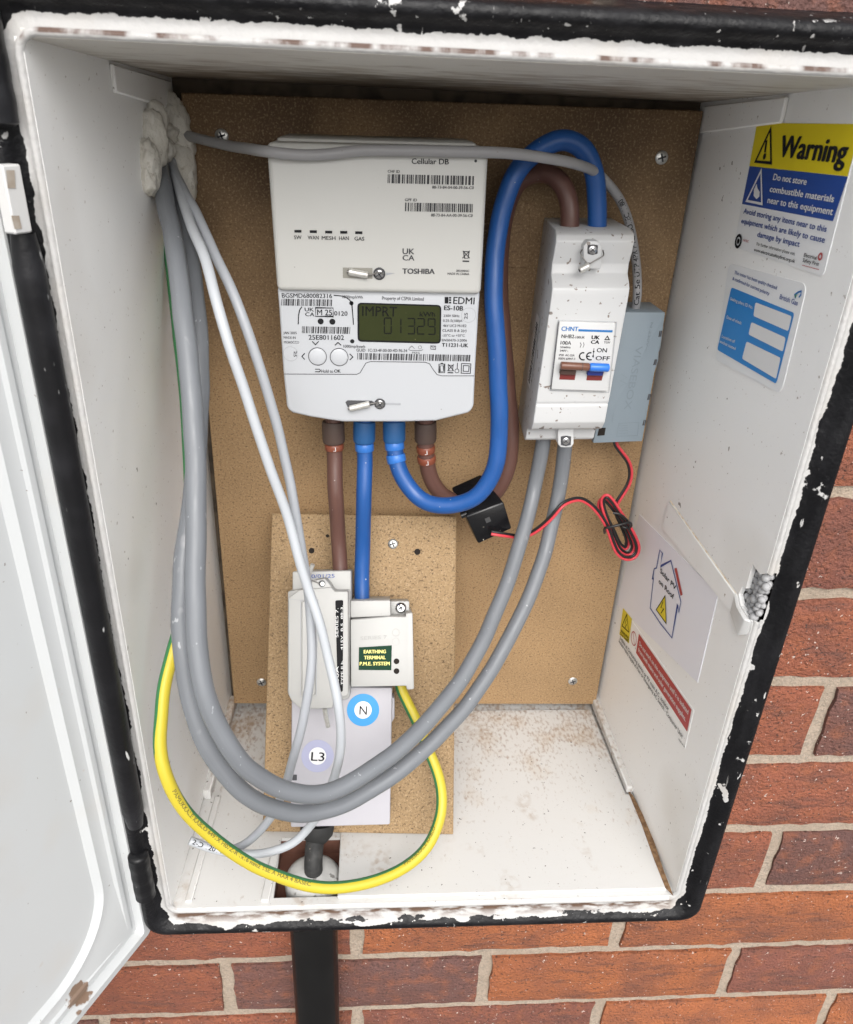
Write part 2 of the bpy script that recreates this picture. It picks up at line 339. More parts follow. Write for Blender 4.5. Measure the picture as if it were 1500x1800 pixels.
def quad_rr(pan, q, h, r, n=4):
    """rounded quad given by four photo points (TL, TR, BR, BL) -> uv polygon"""
    c = [pan.uv(*p, h) for p in q]; out = []
    for i in range(4):
        a, b, d = c[i - 1], c[i], c[(i + 1) % 4]
        e1 = (a - b).normalized() * r; e2 = (d - b).normalized() * r
        for k in range(n + 1):
            t = k / n; out.append(b + e1 * (1 - t) ** 2 + e2 * t ** 2)
    return out
def flat(pan, uv, h, mb):
    n = len(uv); return mb.add([pan.P(a[0], a[1], h) for a in uv], [tuple(range(n))])
def ribbon(pan, pts, w, h, mb, px=True, closed=False):
    p = [pan.uv(*q, h) for q in pts] if px else [Vector(q) for q in pts]
    n = len(p); L = []; Rr = []
    for i in range(n):
        a = p[i - 1] if (i > 0 or closed) else p[i]; b = p[(i + 1) % n] if (i < n - 1 or closed) else p[i]
        d = (b - a).normalized(); nn = Vector((-d.y, d.x))
        if 0 < i < n - 1 or closed:
            d1 = (p[i] - p[i - 1]).normalized(); c = max(.45, d.dot(d1)); nn = nn / c
        L.append(p[i] + nn * w / 2); Rr.append(p[i] - nn * w / 2)
    vs = [pan.P(a.x, a.y, h) for a in L] + [pan.P(a.x, a.y, h) for a in Rr]
    k = n if closed else n - 1
    return mb.add(vs, [(i, n + i, n + (i + 1) % n, (i + 1) % n) for i in range(k)])
def circ(c, r, n=24, a0=0, a1=360):
    m = n if a1 - a0 == 360 else n + 1
    return [(c[0] + r * math.cos(R(a0 + (a1 - a0) * i / n)), c[1] + r * math.sin(R(a0 + (a1 - a0) * i / n))) for i in range(m)]
def disc(pan, pxc, rpx, h, mb, n=24, rin=0):
    """disc whose radius is given in photo pixels measured vertically on the panel"""
    c = pan.uv(*pxc, h); r = (pan.uv(pxc[0], pxc[1] - rpx, h) - c).length; r = (r + (pan.uv(pxc[0] + rpx, pxc[1], h) - c).length) / 2
    if not rin: flat(pan, circ(c, r, n), h, mb)
    else: ribbon(pan, circ(c, (r + r * rin) / 2, n), r - r * rin, h, mb, px=False, closed=True)
    return c, r
TXT = {}
def glyphs(s, bold=0):
    k = s
    if k in TXT: return TXT[k]
    c = bpy.data.curves.new('t', 'FONT'); c.body = s; c.resolution_u = 3
    c.fill_mode = 'FRONT' if hasattr(c, 'fill_mode') else 'BOTH'
    o = bpy.data.objects.new('t', c); COL.objects.link(o)
    dg = bpy.context.evaluated_depsgraph_get(); me = bpy.data.meshes.new_from_object(o.evaluated_get(dg))
    v = [x.co.copy() for x in me.vertices]; f = [tuple(p.vertices) for p in me.polygons]
    bpy.data.objects.remove(o); bpy.data.curves.remove(c); bpy.data.meshes.remove(me)
    x0 = min(q.x for q in v); v = [Vector((q.x - x0, q.y)) for q in v]; w = max(q.x for q in v)
    TXT[k] = (v, f, w); return TXT[k]
CAPH = max(q.y for q in glyphs('H')[0])
def text(pan, s, p0, p1, hpx, h, mb, bold=0.0, up=(0, -1)):
    v, f, w = glyphs(s, bold)
    a = pan.uv(*p0, h); b = pan.uv(*p1, h); d = b - a; L = d.length; e1 = d / L; e2 = Vector((-e1.y, e1.x))
    cap = abs((pan.uv(p0[0] + up[0] * hpx, p0[1] + up[1] * hpx, h) - a).dot(e2))
    sh = max(0, bold + .012) * L / w if len(s) > 1 else 0
    for i, (ox, oy) in enumerate(((-.9, -.25), (-.3, .25), (.3, -.25), (.9, .25)) if sh else ((0, 0),)):
        mb.add([pan.P(*(a + e1 * (q.x * L / w + ox * sh) + e2 * (q.y * cap / CAPH + oy * sh)), h + i * .000015) for q in v], f)
def barcode(pan, q, h, mb, nb=60, seed=1):
    rr = random.Random(seed); c = [pan.uv(*p, h) for p in q]; t = 0; w = []
    while t < nb:
        k = rr.choice((1, 1, 2, 3)); g = rr.choice((1, 1, 2)); w.append((t, min(nb, t + k))); t += k + g
    for a, b in w:
        a /= nb; b /= nb
        flat(pan, [c[0].lerp(c[1], a), c[0].lerp(c[1], b), c[3].lerp(c[2], b), c[3].lerp(c[2], a)], h, mb)
def catmull(P, sub=10):
    P = [Vector(p) for p in P]; Q = [P[0] * 2 - P[1]] + P + [P[-1] * 2 - P[-2]]; out = []
    for i in range(1, len(Q) - 2):
        a, b, c, d = Q[i - 1:i + 3]
        t0 = 0; t1 = t0 + max(1e-6, (b - a).length) ** .5; t2 = t1 + max(1e-6, (c - b).length) ** .5; t3 = t2 + max(1e-6, (d - c).length) ** .5
        for k in range(sub):
            t = t1 + (t2 - t1) * k / sub
            A1 = a * ((t1 - t) / (t1 - t0)) + b * ((t - t0) / (t1 - t0)); A2 = b * ((t2 - t) / (t2 - t1)) + c * ((t - t1) / (t2 - t1)); A3 = c * ((t3 - t) / (t3 - t2)) + d * ((t - t2) / (t3 - t2))
            B1 = A1 * ((t2 - t) / (t2 - t0)) + A2 * ((t - t0) / (t2 - t0)); B2 = A2 * ((t3 - t) / (t3 - t1)) + A3 * ((t - t1) / (t3 - t1))
            out.append(B1 * ((t2 - t) / (t2 - t1)) + B2 * ((t - t1) / (t2 - t1)))
    out.append(P[-1]); return out
def smooth_line(p, it=3):
    for _ in range(it): p = [p[0]] + [(p[i - 1] + p[i] * 2 + p[i + 1]) / 4 for i in range(1, len(p) - 1)] + [p[-1]]
    return p
class Tube:
    """swept tube; angle 0 faces the reference viewpoint so that print can be laid on it"""
    def __init__(s, pts, r, sub=10, it=4):
        s.c = smooth_line(catmull(pts, sub), it); s.r = r
        j = Vector((pts[0][0] * 90, pts[0][2] * 90, len(pts))); s.c = [q + mnoise.noise_vector(q * 38 + j) * min(.0009, r * .14) for q in s.c]; s.T = []; s.N = []; s.B = []; s.s = [0]
        n = len(s.c)
        for i in range(n):
            t = (s.c[min(n - 1, i + 1)] - s.c[max(0, i - 1)]).normalized(); nn = CAM_C - s.c[i]; nn = (nn - t * nn.dot(t)).normalized()
            s.T.append(t); s.N.append(nn); s.B.append(t.cross(nn))
            if i: s.s.append(s.s[-1] + (s.c[i] - s.c[i - 1]).length)
    def mesh(s, n=16, twist=None, r=None, i0=0, i1=None, mb=None):
        mb = mb or MB(); i1 = len(s.c) if i1 is None else i1; r = r or s.r; vs = []; N = i1 - i0
        for i in range(i0, i1):
            rr = r(s.s[i]) if callable(r) else r
            for k in range(n):
                a = 2 * math.pi * k / n; vs.append(s.c[i] + (s.N[i] * math.cos(a) + s.B[i] * math.sin(a)) * rr)
        fs = []; uv = []
        for i in range(N - 1):
            u0, u1 = s.s[i0 + i], s.s[i0 + i + 1]; w0 = twist(u0) if twist else 0; w1 = twist(u1) if twist else 0
            for k in range(n):
                k2 = (k + 1) % n; fs.append((i * n + k, i * n + k2, (i + 1) * n + k2, (i + 1) * n + k))
                def V(kk, w):
                    x = (kk / n + .5 + w); return x
                a, b = k, k + 1
                o = math.floor((a + .5) / n + .5 + w0)
                uv.append([(u0, V(a, w0) - o), (u0, V(b, w0) - o), (u1, V(b, w1) - o), (u1, V(a, w1) - o)])
        fs += [tuple(range(n))[::-1], tuple(range((N - 1) * n, N * n))]; uv += [[(0, 0)] * n] * 2
        return mb.add(vs, fs, uv)
    def at(s, d, ang, r):
        d = min(max(d, 0), s.s[-1] - 1e-6); i = 0
        lo, hi = 0, len(s.s) - 1
        while hi - lo > 1:
            m = (lo + hi) // 2
            if s.s[m] <= d: lo = m
            else: hi = m
        k = (d - s.s[lo]) / max(1e-9, s.s[hi] - s.s[lo])
        return s.c[lo].lerp(s.c[hi], k) + (s.N[lo].lerp(s.N[hi], k) * math.cos(ang) + s.B[lo].lerp(s.B[hi], k) * math.sin(ang)) * r
    def near(s, px, py):
        """arc length of the centre point that shows closest to a photo point"""
        best = None
        for i, c in enumerate(s.c):
            d = c - CAM_C; z = d.dot(CAM_F); x = 750 + FPX * d.dot(CAM_R) / z; y = 900 + FPX * d.dot(CAM_D) / z
            e = (x - px) ** 2 + (y - py) ** 2
            if best is None or e < best[0]: best = (e, s.s[i], i)
        return best[1], best[2]
    def text(s, st, d0, cap, mb, direction=1, ang=0, wscale=1.0, bold=0):
        v, f, w = glyphs(st, bold); k = cap / CAPH
        for i, o_ in enumerate((-.02, .02)):
            mb.add([s.at(d0 + direction * (q.x + o_) * k * wscale, ang - direction * ((q.y * k) - cap / 2) / s.r, s.r + .00010 + i * .00002) for q in v], f)
def cyl(mb, a, b, r0, r1=None, n=20):
    a, b = Vector(a), Vector(b); r1 = r0 if r1 is None else r1; t = (b - a).normalized(); u = t.orthogonal().normalized(); w = t.cross(u)
    vs = [a + (u * math.cos(2 * math.pi * k / n) + w * math.sin(2 * math.pi * k / n)) * r0 for k in range(n)] + [b + (u * math.cos(2 * math.pi * k / n) + w * math.sin(2 * math.pi * k / n)) * r1 for k in range(n)]
    return mb.add(vs, [tuple(range(n))[::-1], tuple(range(n, 2 * n))] + [(k, (k + 1) % n, n + (k + 1) % n, n + k) for k in range(n)])
def lathe(mb, c, axis, prof, n=24):
    c = Vector(c); t = Vector(axis).normalized(); u = t.orthogonal().normalized(); w = t.cross(u); vs = []
    for r, h in prof: vs += [c + t * h + (u * math.cos(2 * math.pi * k / n) + w * math.sin(2 * math.pi * k / n)) * r for k in range(n)]
    fs = [(i * n + k, i * n + (k + 1) % n, (i + 1) * n + (k + 1) % n, (i + 1) * n + k) for i in range(len(prof) - 1) for k in range(n)]
    fs += [tuple(range(n))[::-1], tuple(range((len(prof) - 1) * n, len(prof) * n))]
    return mb.add(vs, fs)
def screw(parent, pan, px, h, r=.004, m=None, name='screw', rot=20):
    c = pan.hit(*px, h); mb = MB(); lathe(mb, c, pan.n, [(r, 0), (r, .0006), (r * .8, .0012), (r * .3, .0015)], 20)
    o = mb.build(name, m or m_steel, parent, 40)
    mb = MB()
    for a in (rot, rot + 90):
        d = (pan.u * math.cos(R(a)) + pan.v * math.sin(R(a))); e = pan.n.cross(d)
        mb.box(c + pan.n * .0013, d * r * .62, e * r * .13, pan.n * .00045)
    mb.build('cross_recess', m_seam, o); return o

# ================================================================== SETTING
g = MB(); g.box((0, -3.96, -.80), (12, 0, 0), (0, 8, 0), (0, 0, .05)); gnd = g.build('ground', m_paving); tag(gnd, 'grey paved ground in front of the brick wall', None, None, 'structure')

WY = .043; HX0, HX1, HZ0, HZ1 = -.2015, .2015, -.0535, .5465
wall = empty('brick_wall', (0, WY + .1, -.75), 'red and purple clay brick wall with sandy mortar around the box', 'wall')
mw = MB(); X0, X1, Z0, Z1 = -1.12, 1.12, -.75, 1.25
for x0, x1, z0, z1 in ((X0, HX0, Z0, Z1), (HX1, X1, Z0, Z1), (HX0, HX1, Z0, HZ0), (HX0, HX1, HZ1, Z1)):
    mw.box(((x0 + x1) / 2, .15, (z0 + z1) / 2), ((x1 - x0) / 2, 0, 0), (0, .1030, 0), (0, 0, (z1 - z0) / 2))
mw.box(((HX0 + HX1) / 2, .262, (HZ0 + HZ1) / 2), ((HX1 - HX0) / 2, 0, 0), (0, .03, 0), (0, 0, (HZ1 - HZ0) / 2))
mw.build('mortar', m_mortar, wall)
def brick_mesh(w, h, seed):
    rr = random.Random(seed); nx, nz = max(3, int(22 * w / .215)), max(3, int(7 * h / .065)); o = Vector((seed * 3.1, seed * 1.7, 0)); V = []; F = []
    for j in range(nz + 1):
        for i in range(nx + 1):
            x = -w / 2 + w * i / nx; z = -h / 2 + h * j / nz; y = 0
            ed = i in (0, nx) or j in (0, nz)
            x += mnoise.noise(o + Vector((x * 60, z * 60, 0))) * (.0022 if i in (0, nx) else .0005); z += mnoise.noise(o + Vector((x * 95, z * 95, 9))) * (.0021 if j in (0, nz) else .0005)
            y = mnoise.noise(o + Vector((x * 25, z * 25, 4))) * .0012 + mnoise.noise(o + Vector((x * 120, z * 120, 2))) * .0005 + (.0016 if ed else 0)
            V.append((x, y, z))
    q = nx + 1
    F = [(j * q + i, j * q + i + 1, (j + 1) * q + i + 1, (j + 1) * q + i) for j in range(nz) for i in range(nx)]
    ring = [i for i in range(q)] + [j * q + nx for j in range(1, nz + 1)] + [nz * q + i for i in range(nx - 1, -1, -1)] + [j * q for j in range(nz - 1, 0, -1)]
    b = len(V); V += [(V[k][0], .03, V[k][2]) for k in ring]; n = len(ring)
    F += [(ring[k], b + k, b + (k + 1) % n, ring[(k + 1) % n]) for k in range(n)]
    me = bpy.data.meshes.new('brick'); me.from_pydata(V, [], F); me.materials.append(m_brick)
    me.polygons.foreach_set('use_smooth', [True] * len(me.polygons)); me.set_sharp_from_angle(angle=R(50)); return me
BM = [brick_mesh(.2135, .0645, 11 + k) for k in range(7)]
ORANGE, RED, PURPLE, DKRED = (.34, .110, .040), (.245, .078, .042), (.124, .060, .051), (.185, .066, .045)
over = {(-3, -1): RED, (-3, 0): PURPLE, (-3, 1): ORANGE, (-3, 2): DKRED, (-2, -1): RED, (-2, 0): ORANGE, (-2, 1): ORANGE, (-4, -2): PURPLE, (-4, -1): RED, (-4, 0): DKRED, (-4, 1): ORANGE,
        (-1, 1): RED, (-1, 2): PURPLE, (0, 1): RED, (1, 1): RED, (1, 2): PURPLE, (2, 1): RED, (3, 1): DKRED, (3, 2): DKRED, (4, 1): RED, (7, 1): PURPLE, (7, 2): PURPLE, (8, 1): PURPLE, (8, 0): PURPLE}
pal = random.Random(3)
for k in range(-10, 17):
    z0 = .0165 + .075 * k; zc = z0 + .0375; ph = -.053 if k % 2 else .0598 - .225 + .0
    off = -.1655 if k % 2 else -.0535                      # joint position of this course
    if k % 2: off = -.1655
    for i in range(-5, 7):
        j0 = off + .225 * i; xa, xb = j0 + .005, j0 + .220; za, zb = zc - .0325, zc + .0325
        if xa < X0 or xb > X1: continue
        # cut to the recess
        if zb > HZ0 and za < HZ1 and xb > HX0 and xa < HX1:
            segs = []
            if za >= HZ0 - .02 and zb <= HZ1 + .02:
                if xa < HX0 - .012: segs.append((xa, HX0, za, zb))
                if xb > HX1 + .012: segs.append((HX1, xb, za, zb))
            elif za < HZ0: segs.append((xa, xb, za, HZ0))
            else: segs.append((xa, xb, HZ1, zb))
        else: segs = [(xa, xb, za, zb)]
        for a, b_, c, d in segs:
            me = pal.choice(BM) if (b_ - a > .21 and d - c > .06) else brick_mesh(b_ - a, d - c, 40 + k * 13 + i)
            o = bpy.data.objects.new('brick', me); COL.objects.link(o); o.parent = wall
            o.location = Vector(((a + b_) / 2, WY + pal.uniform(-.0008, .0008), (c + d) / 2)) - ORG[wall]
            base = over.get((k, i)) or pal.choice((ORANGE, RED, RED, DKRED, PURPLE, ORANGE))
            f = pal.uniform(.9, 1.1); o.color = (base[0] * f, base[1] * f, base[2] * f, 1)

# ================================================================== METER BOX
box = empty('meter_box', (0, .216, -.003), 'open white meter cabinet set into the brick wall, black frame paint chipped', 'cabinet')
YD = .216; BX, BZ = .185 - K * YD, K * YD; HT = .5358
# back panel
b = MB(); b.box((0, YD + .0015, HT / 2), (BX + .004, 0, 0), (0, .0015, 0), (0, 0, HT / 2)); b.build('back_panel', mat('grime_and_shade_back_panel', (.10, .075, .05), .8, [(60, .45, .65, (.03, .022, .016), .8)]), box)  # dark base paints in the shaded gap above the board, over grime
# left wall
def wallsheet(pan, poly, name, m, t=.003):
    return prism_mb(pan, poly, 0, -t, px=False).build(name, m, box)
lw = wallsheet(LW, [(0, 0), (YD, BZ), (YD, HT - BZ), (0, HT)], 'left_wall', m_liner)
# right wall with the broken-out latch pocket near the front edge
NZ0, NZ1, NY = .2505, .2855, -.0165
wallsheet(RW, [(-YD, BZ), (0, 0), (0, NZ0), (NY, NZ0 + .001), (NY - .0055, NZ0 + .006), (NY - .004, NZ0 + .013), (NY, NZ0 + .014), (NY, NZ1 - .0035), (-.0065, .281), (0, .286), (0, HT), (-YD, HT - BZ)], 'right_wall', m_liner)
# ceiling
c = MB(); c.add([(-.185, 0, HT), (.185, 0, HT), (BX, YD, HT - BZ), (-BX, YD, HT - BZ), (-.185, 0, HT + .003), (.185, 0, HT + .003), (BX, YD, HT - BZ + .003), (-BX, YD, HT - BZ + .003)],
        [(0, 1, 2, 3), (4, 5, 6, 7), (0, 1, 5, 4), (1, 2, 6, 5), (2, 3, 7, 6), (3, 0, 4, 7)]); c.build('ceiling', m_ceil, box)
# floor with the cable opening
fx0, fx1, fy0, fy1 = -.1135, -.064, .006, .058
b = MB()
for x0, x1, y0, y1 in ((-.186, fx0, 0, YD), (fx1, .186, 0, YD), (fx0, fx1, 0, fy0), (fx0, fx1, fy1, YD)):
    b.box(((x0 + x1) / 2, (y0 + y1) / 2, -.0015 + .001), ((x1 - x0) / 2, 0, 0), (0, (y1 - y0) / 2, 0), (0, 0, .0015))
b.build('floor', m_floor, box)
b = MB(); b.box((-.0888, .030, -.019), (.031, 0, 0), (0, .030, 0), (0, 0, .0015)); b.build('pocket_floor', m_terra, box)
b = MB(); b.box((-.0888, .0595, -.009), (.031, 0, 0), (0, .001, 0), (0, 0, .0085)); b.box((-.115, .03, -.009), (.001, 0, 0), (0, .028, 0), (0, 0, .0085)); b.box((-.0625, .03, -.009), (.001, 0, 0), (0, .028, 0), (0, 0, .0085)); b.build('pocket_side', m_terra, box)
# loose floor cover plate
pl = [(-.0668, .0035), (.183, .0035), (.1785, .094), (.1745, .094), (.1705, .199), (-.0668, .199)]
prism('floor_plate', FL, pl, .0042, .0012, m_floor, box, .0006, 1, px=False)
# floor ribs on the left and small ledges in the corners
for x0, x1, y0, y1, hh in ((-.1765, -.1715, .004, .10, .003), (-.1225, -.1165, .003, .045, .003)):
    prism('floor_rib', FL, [(x0, y0), (x1, y0), (x1 + (.004 if x0 < -.15 else .003), y1), (x0 + (.004 if x0 < -.15 else .003), y1)], hh, .0005, m_floor, box, .0006, 1, px=False)
prism('corner_ledge', LW, [(.098, .001), (.21, .006), (.21, .016), (.098, .011)], .006, 0, m_floor, box, .001, 1, px=False)
prism('corner_ledge', RW, [(-.21, .006), (-.096, .003), (-.096, .010), (-.21, .016)], .006, 0, m_floor, box, .001, 1, px=False)
prism('dirt_line', FL, [(1097, 1372), (1110, 1395), (1113, 1398), (1142, 1455), (1167, 1530), (1184, 1574), (1170, 1560), (1150, 1510), (1128, 1448), (1108, 1400)], .0046, .004, m_rust, box, 0)
# bosses moulded into the top corners
prism('moulded_boss', LW, [(.098, .5175), (.205, .509), (.205, .5255), (.098, .5305)], .0025, 0, m_liner, box, .0008, 1, px=False)
prism('moulded_boss', RW, [(-.205, .509), (-.098, .5175), (-.098, .5305), (-.205, .5255)], .0025, 0, m_liner, box, .0008, 1, px=False)
# ledge strip across the right wall that leads to the latch pocket
prism('latch_strip', RW, [(-.1415, .2375), (-.0225, .2415), (-.0225, .2555), (-.1385, .2625)], .0014, 0, m_liner, box, .001, 1, px=False)
b = MB(); b.add([RW.P(-.1385, .2626, .0010), RW.P(-.0225, .2556, .0010), RW.P(-.0225, .2561, .0003), RW.P(-.1385, .2632, .0003)], [(0, 1, 2, 3)]); b.build('grime_line', mat('tan_grime', (.55, .43, .30), .8, [(200, .4, .6, (.72, .68, .6), .9)]), box)
b = MB()
vs = [RW.P(-.024, .2405, 0), RW.P(-.0015, .240, 0), RW.P(-.0015, .2505, 0), RW.P(-.0165, .2515, 0), RW.P(-.0245, .2575, 0),
      RW.P(-.024, .2415, .0018), RW.P(-.007, .2355, .0032), RW.P(-.004, .2505, .0036), RW.P(-.0165, .2515, .0026), RW.P(-.0240, .2560, .0019)]
b.add(vs, [(0, 4, 3, 2, 1), (5, 6, 7, 8, 9), (0, 1, 6, 5), (1, 2, 7, 6), (2, 3, 8, 7), (3, 4, 9, 8), (4, 0, 5, 9)]); b.build('latch_catch', m_edge, box, 30, .0008, 1)
b = MB(); b.box((.200, .012, .268), (.002, 0, 0), (0, .017, 0), (0, 0, .024)); b.build('pocket_back', m_hole, box)
# front rail: lip, flange, rolled rim and splayed skirt
def rr_loop(eL, eR, eB, eT, y, r, n=6):
    return [(x, y, z) for x, z in rrect(-.185 - eL, -eB, .185 + eR, HT + eT, r, n)]
SPEC = [  # e for left, right, bottom, top ; y ; corner radius
    (0, 0, 0, 0, .0005, 0.006), (.0006, .0006, .0006, .0006, -.0012, .0066), (.0020, .002, .002, .002, -.0019, .008), (.0034, .0034, .0034, .0034, -.0012, .0094),
    (.0040, .004, .004, .004, .0004, .010), (.0062, .0062, .0065, .0075, .0006, .0108), (.0085, .0085, .0100, .0105, .0002, .0112), (.0105, .0105, .0130, .0120, -.0022, .0116),
    (.0125, .013, .0155, .0135, -.0050, .012), (.0150, .0165, .018, .0155, -.0066, .013), (.0180, .0195, .0205, .0185, -.0058, .014), (.0200, .0212, .0225, .0205, -.0030, .015),
    (.0215, .0222, .0235, .0215, .0010, .016), (.0230, .0240, .0245, .0225, .0040, .017), (.030, .050, .056, .0275, .0415, .022), (.031, .052, .058, .0285, .0440, .023)]
TH = (.0066, .0064, .0138, .0088)
loops = []; evs = []
for eL, eR, eB, eT, y, r in SPEC:
    L = rr_loop(eL, eR, eB, eT, y, r); n = len(L); ev = []
    L += [(.185 + eR, y, NZ0 + .002), (.185 + eR, y, NZ1)]; loops.append(L)
    for k in range(n):
        # corner order: TR, TL, BL, BR ; blend of the two neighbouring sides
        cidx, f = k // 7, (k % 7) / 6
        a, bb = ((eR - TH[1], 0), (eT - TH[3], 0), (eL - TH[0], 0), (eB - TH[2], 1))[cidx], ((eT - TH[3], 0), (eL - TH[0], 0), (eB - TH[2], 1), (eR - TH[1], 0))[cidx]
        ff = f if cidx != 3 else min(1, f * 2)
        ff = ff if cidx != 2 else max(0, f * 2 - 1)
        ev.append((a[1] * (1 - ff) + bb[1] * ff, a[0] * (1 - ff) + bb[0] * ff))
    ev += [(0, eR - TH[1])] * 2; evs.append(ev)
b = MB(); n = len(loops[0])
# subdivide long sides is not needed: the paint edge is evaluated per pixel
for i in range(len(loops) - 1):
    vs = loops[i] + loops[i + 1]; ks = [k for k in range(n) if not (i < 5 and k == n - 2)]      # the rail is broken out at the latch pocket
    b.add(vs, [(k, (k + 1) % n, n + (k + 1) % n, n + k) for k in ks], [[evs[i][k], evs[i][(k + 1) % n], evs[i + 1][(k + 1) % n], evs[i + 1][k]] for k in ks])
o = b.build('front_frame', m_frame, box, 60, fix=False)
bm = bmesh.new(); bm.from_mesh(o.data); bmesh.ops.remove_doubles(bm, verts=bm.verts, dist=1e-6); bmesh.ops.recalc_face_normals(bm, faces=bm.faces)
bm.faces.ensure_lookup_table()
if sum(f.normal.y for f in bm.faces) > 0: bmesh.ops.reverse_faces(bm, faces=bm.faces)
bm.to_mesh(o.data); bm.free()
# hinge barrels on the left rail
def barrel(z0, z1, r, name='hinge_barrel', x=-.1985, y=-.0055, seed=1):
    rr = random.Random(seed); pr = []; nn = 26
    for k in range(nn + 1):
        t = k / nn; pr.append((r * (1 + .022 * math.sin(t * 23 + seed) * (1 if seed > 1 else .2)), (z1 - z0) * t))
    pr = [(r * .7, 0.0)] + pr[1:-1] + [(r * .75, z1 - z0)]
    return lathe(MB(), (x, y, z0), (0, 0, 1), pr, 24).build(name, m_black, box, 50)
barrel(.0935, .462, .0068, x=-.1968); barrel(.503, .552, .0085, seed=3); barrel(.022, .066, .0068, x=-.1990, seed=2)

# insulation beads showing through the latch pocket
rb = random.Random(5); sph = bpy.data.meshes.new('insulation_bead')
bm = bmesh.new(); bmesh.ops.create_icosphere(bm, subdivisions=2, radius=.0027); bm.to_mesh(sph); bm.free(); sph.materials.append(m_bead); sph.polygons.foreach_set('use_smooth', [True] * len(sph.polygons))
cnt = 0
for lay in range(1):
    for iz in range(8):
        for iy in range(6):
            y = .0016 + iy * .0046 + (iz % 2) * .0024 + rb.uniform(-.0006, .0006); z = .2475 + iz * .0046 + rb.uniform(-.0006, .0006)
            if y > .024: continue
            if lay and rb.random() < .3: continue
            o = bpy.data.objects.new('insulation_bead', sph); COL.objects.link(o); o.location = (.1876 + (.0016 if iy > 1 else 0) + rb.uniform(-.0006, .0006), y, z); s_ = rb.uniform(.75, 1.08); o.scale = (s_, s_ * rb.uniform(.9, 1.05), s_)
            tag(o, 'small grey insulation bead packed in the broken latch pocket', 'bead', 'insulation beads in the latch pocket')

for iz in range(6):
    o = bpy.data.objects.new('insulation_bead', sph); COL.objects.link(o); o.location = (.1903 + rb.uniform(-.0004, .0004), .0030 + rb.uniform(0, .0012), .2560 + iz * .0050); s_ = rb.uniform(.75, .95); o.scale = (s_, s_, s_)
    tag(o, 'small grey insulation bead packed in the broken latch pocket', 'bead', 'insulation beads in the latch pocket')

# door -------------------------------------------------------------------------------
DS0, DS1, DZ0, DZ1 = -.0045, .402, -.0262, .556
prof = [(0, -.016, .004), (0, .004, .004), (.0012, .0056, .004), (.0068, .0056, .003), (.0082, -.0005, .003), (.0120, -.0010, .003), (.0132, .0012, .004), (.0165, .0012, .005), (.0185, -.0004, .055), (.0215, -.0012, .055),
        (.0262, -.0012, .052), (.0305, -.0050, .048), (.0330, -.0054, .046)]
loops = [[DR.P(x, z, h) for x, z in rrect(DS0 + i_, DZ0 + i_, DS1 - i_, DZ1 - i_, r, 10)] for i_, h, r in prof]
n = len(loops[0]); b = MB(); vs = [q for l in loops for q in l]
fs = [(i * n + k, i * n + (k + 1) % n, (i + 1) * n + (k + 1) % n, (i + 1) * n + k) for i in range(len(loops) - 1) for k in range(n)] + [tuple(range(n))[::-1], tuple(range((len(loops) - 1) * n, len(loops) * n))]
b.add(vs, fs); door = b.build('door', m_door, box, 18)
prism_mb(DR, rrect(DS0 + .001, DZ0 + .001, DS1 - .001, DZ1 - .001, .005), -.0162, -.018, px=False).build('outer_skin', m_black, door)
hc = PY(22, 350, -.013); hv = abs(PY(22, 290, -.013).z - PY(22, 410, -.013).z) / 2
b = MB(); b.box(hc, DR.u * .0046, DR.v * hv, DR.n * .0032); hl = b.build('hinge_lug', m_edge, door, 30, .0007, 1)
HP = Panel(hc + DR.n * .0034, DR.u * -1, DR.v); HP.u, HP.v, HP.n = -DR.u, DR.v, DR.n
for q in ([(11, 299), (26, 299), (28, 331), (14, 331)], [(20, 379), (34, 379), (39, 402), (26, 403)]):
    b = MB(); flat(HP, [HP.uv(*p_, .0001) for p_ in q], .0001, b); b.build('lug_recess', mat('dirty_tan_plastic', (.30, .25, .20), .7, [(150, .4, .7, (.42, .38, .33), .7)]), hl)

# ================================================================== BOARDS
bb = empty('large_backboard', (0, YB + .014, .012), 'large chipboard panel fixed to the back of the cabinet', 'board')
p = [BP.uv(*q) for q in ((318, 163), (1237, 195), (1047, 1238), (412, 1237))]
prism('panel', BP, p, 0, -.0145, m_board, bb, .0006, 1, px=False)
for q in ((390, 239), (1163, 277), (460, 1199), (1007, 1197)): screw(bb, BP, q, .0001, .0044)
prism('panel_step', BP, [BP.uv(*q) for q in ((884, 352), (932, 352), (930, 470), (884, 470))], .0012, -.0001, m_board, bb, .0003, 1, px=False)
sb = empty('small_backboard', TB.P(.075, 0, -.0075), 'small pale chipboard panel leaning in the cabinet under the meter', 'board')
TBW = (_br - _bl).length; TBH = (_tl - _bl).length
tp = [TB.uv(*q) for q in ((478, 902), (803, 908), (797, 1467), (462, 1462))]
prism('panel', TB, tp, 0, -.015, m_board2, sb, .0007, 1, px=False)
screw(sb, TB, (691, 956), .0001, .0040)
for q, r in (((548, 968), 5), ((734, 970), 5.5), ((576, 942), 3)):
    m_ = MB(); disc(TB, q, r, .0002, m_, 14); m_.build('drilled_hole', m_hole, sb)

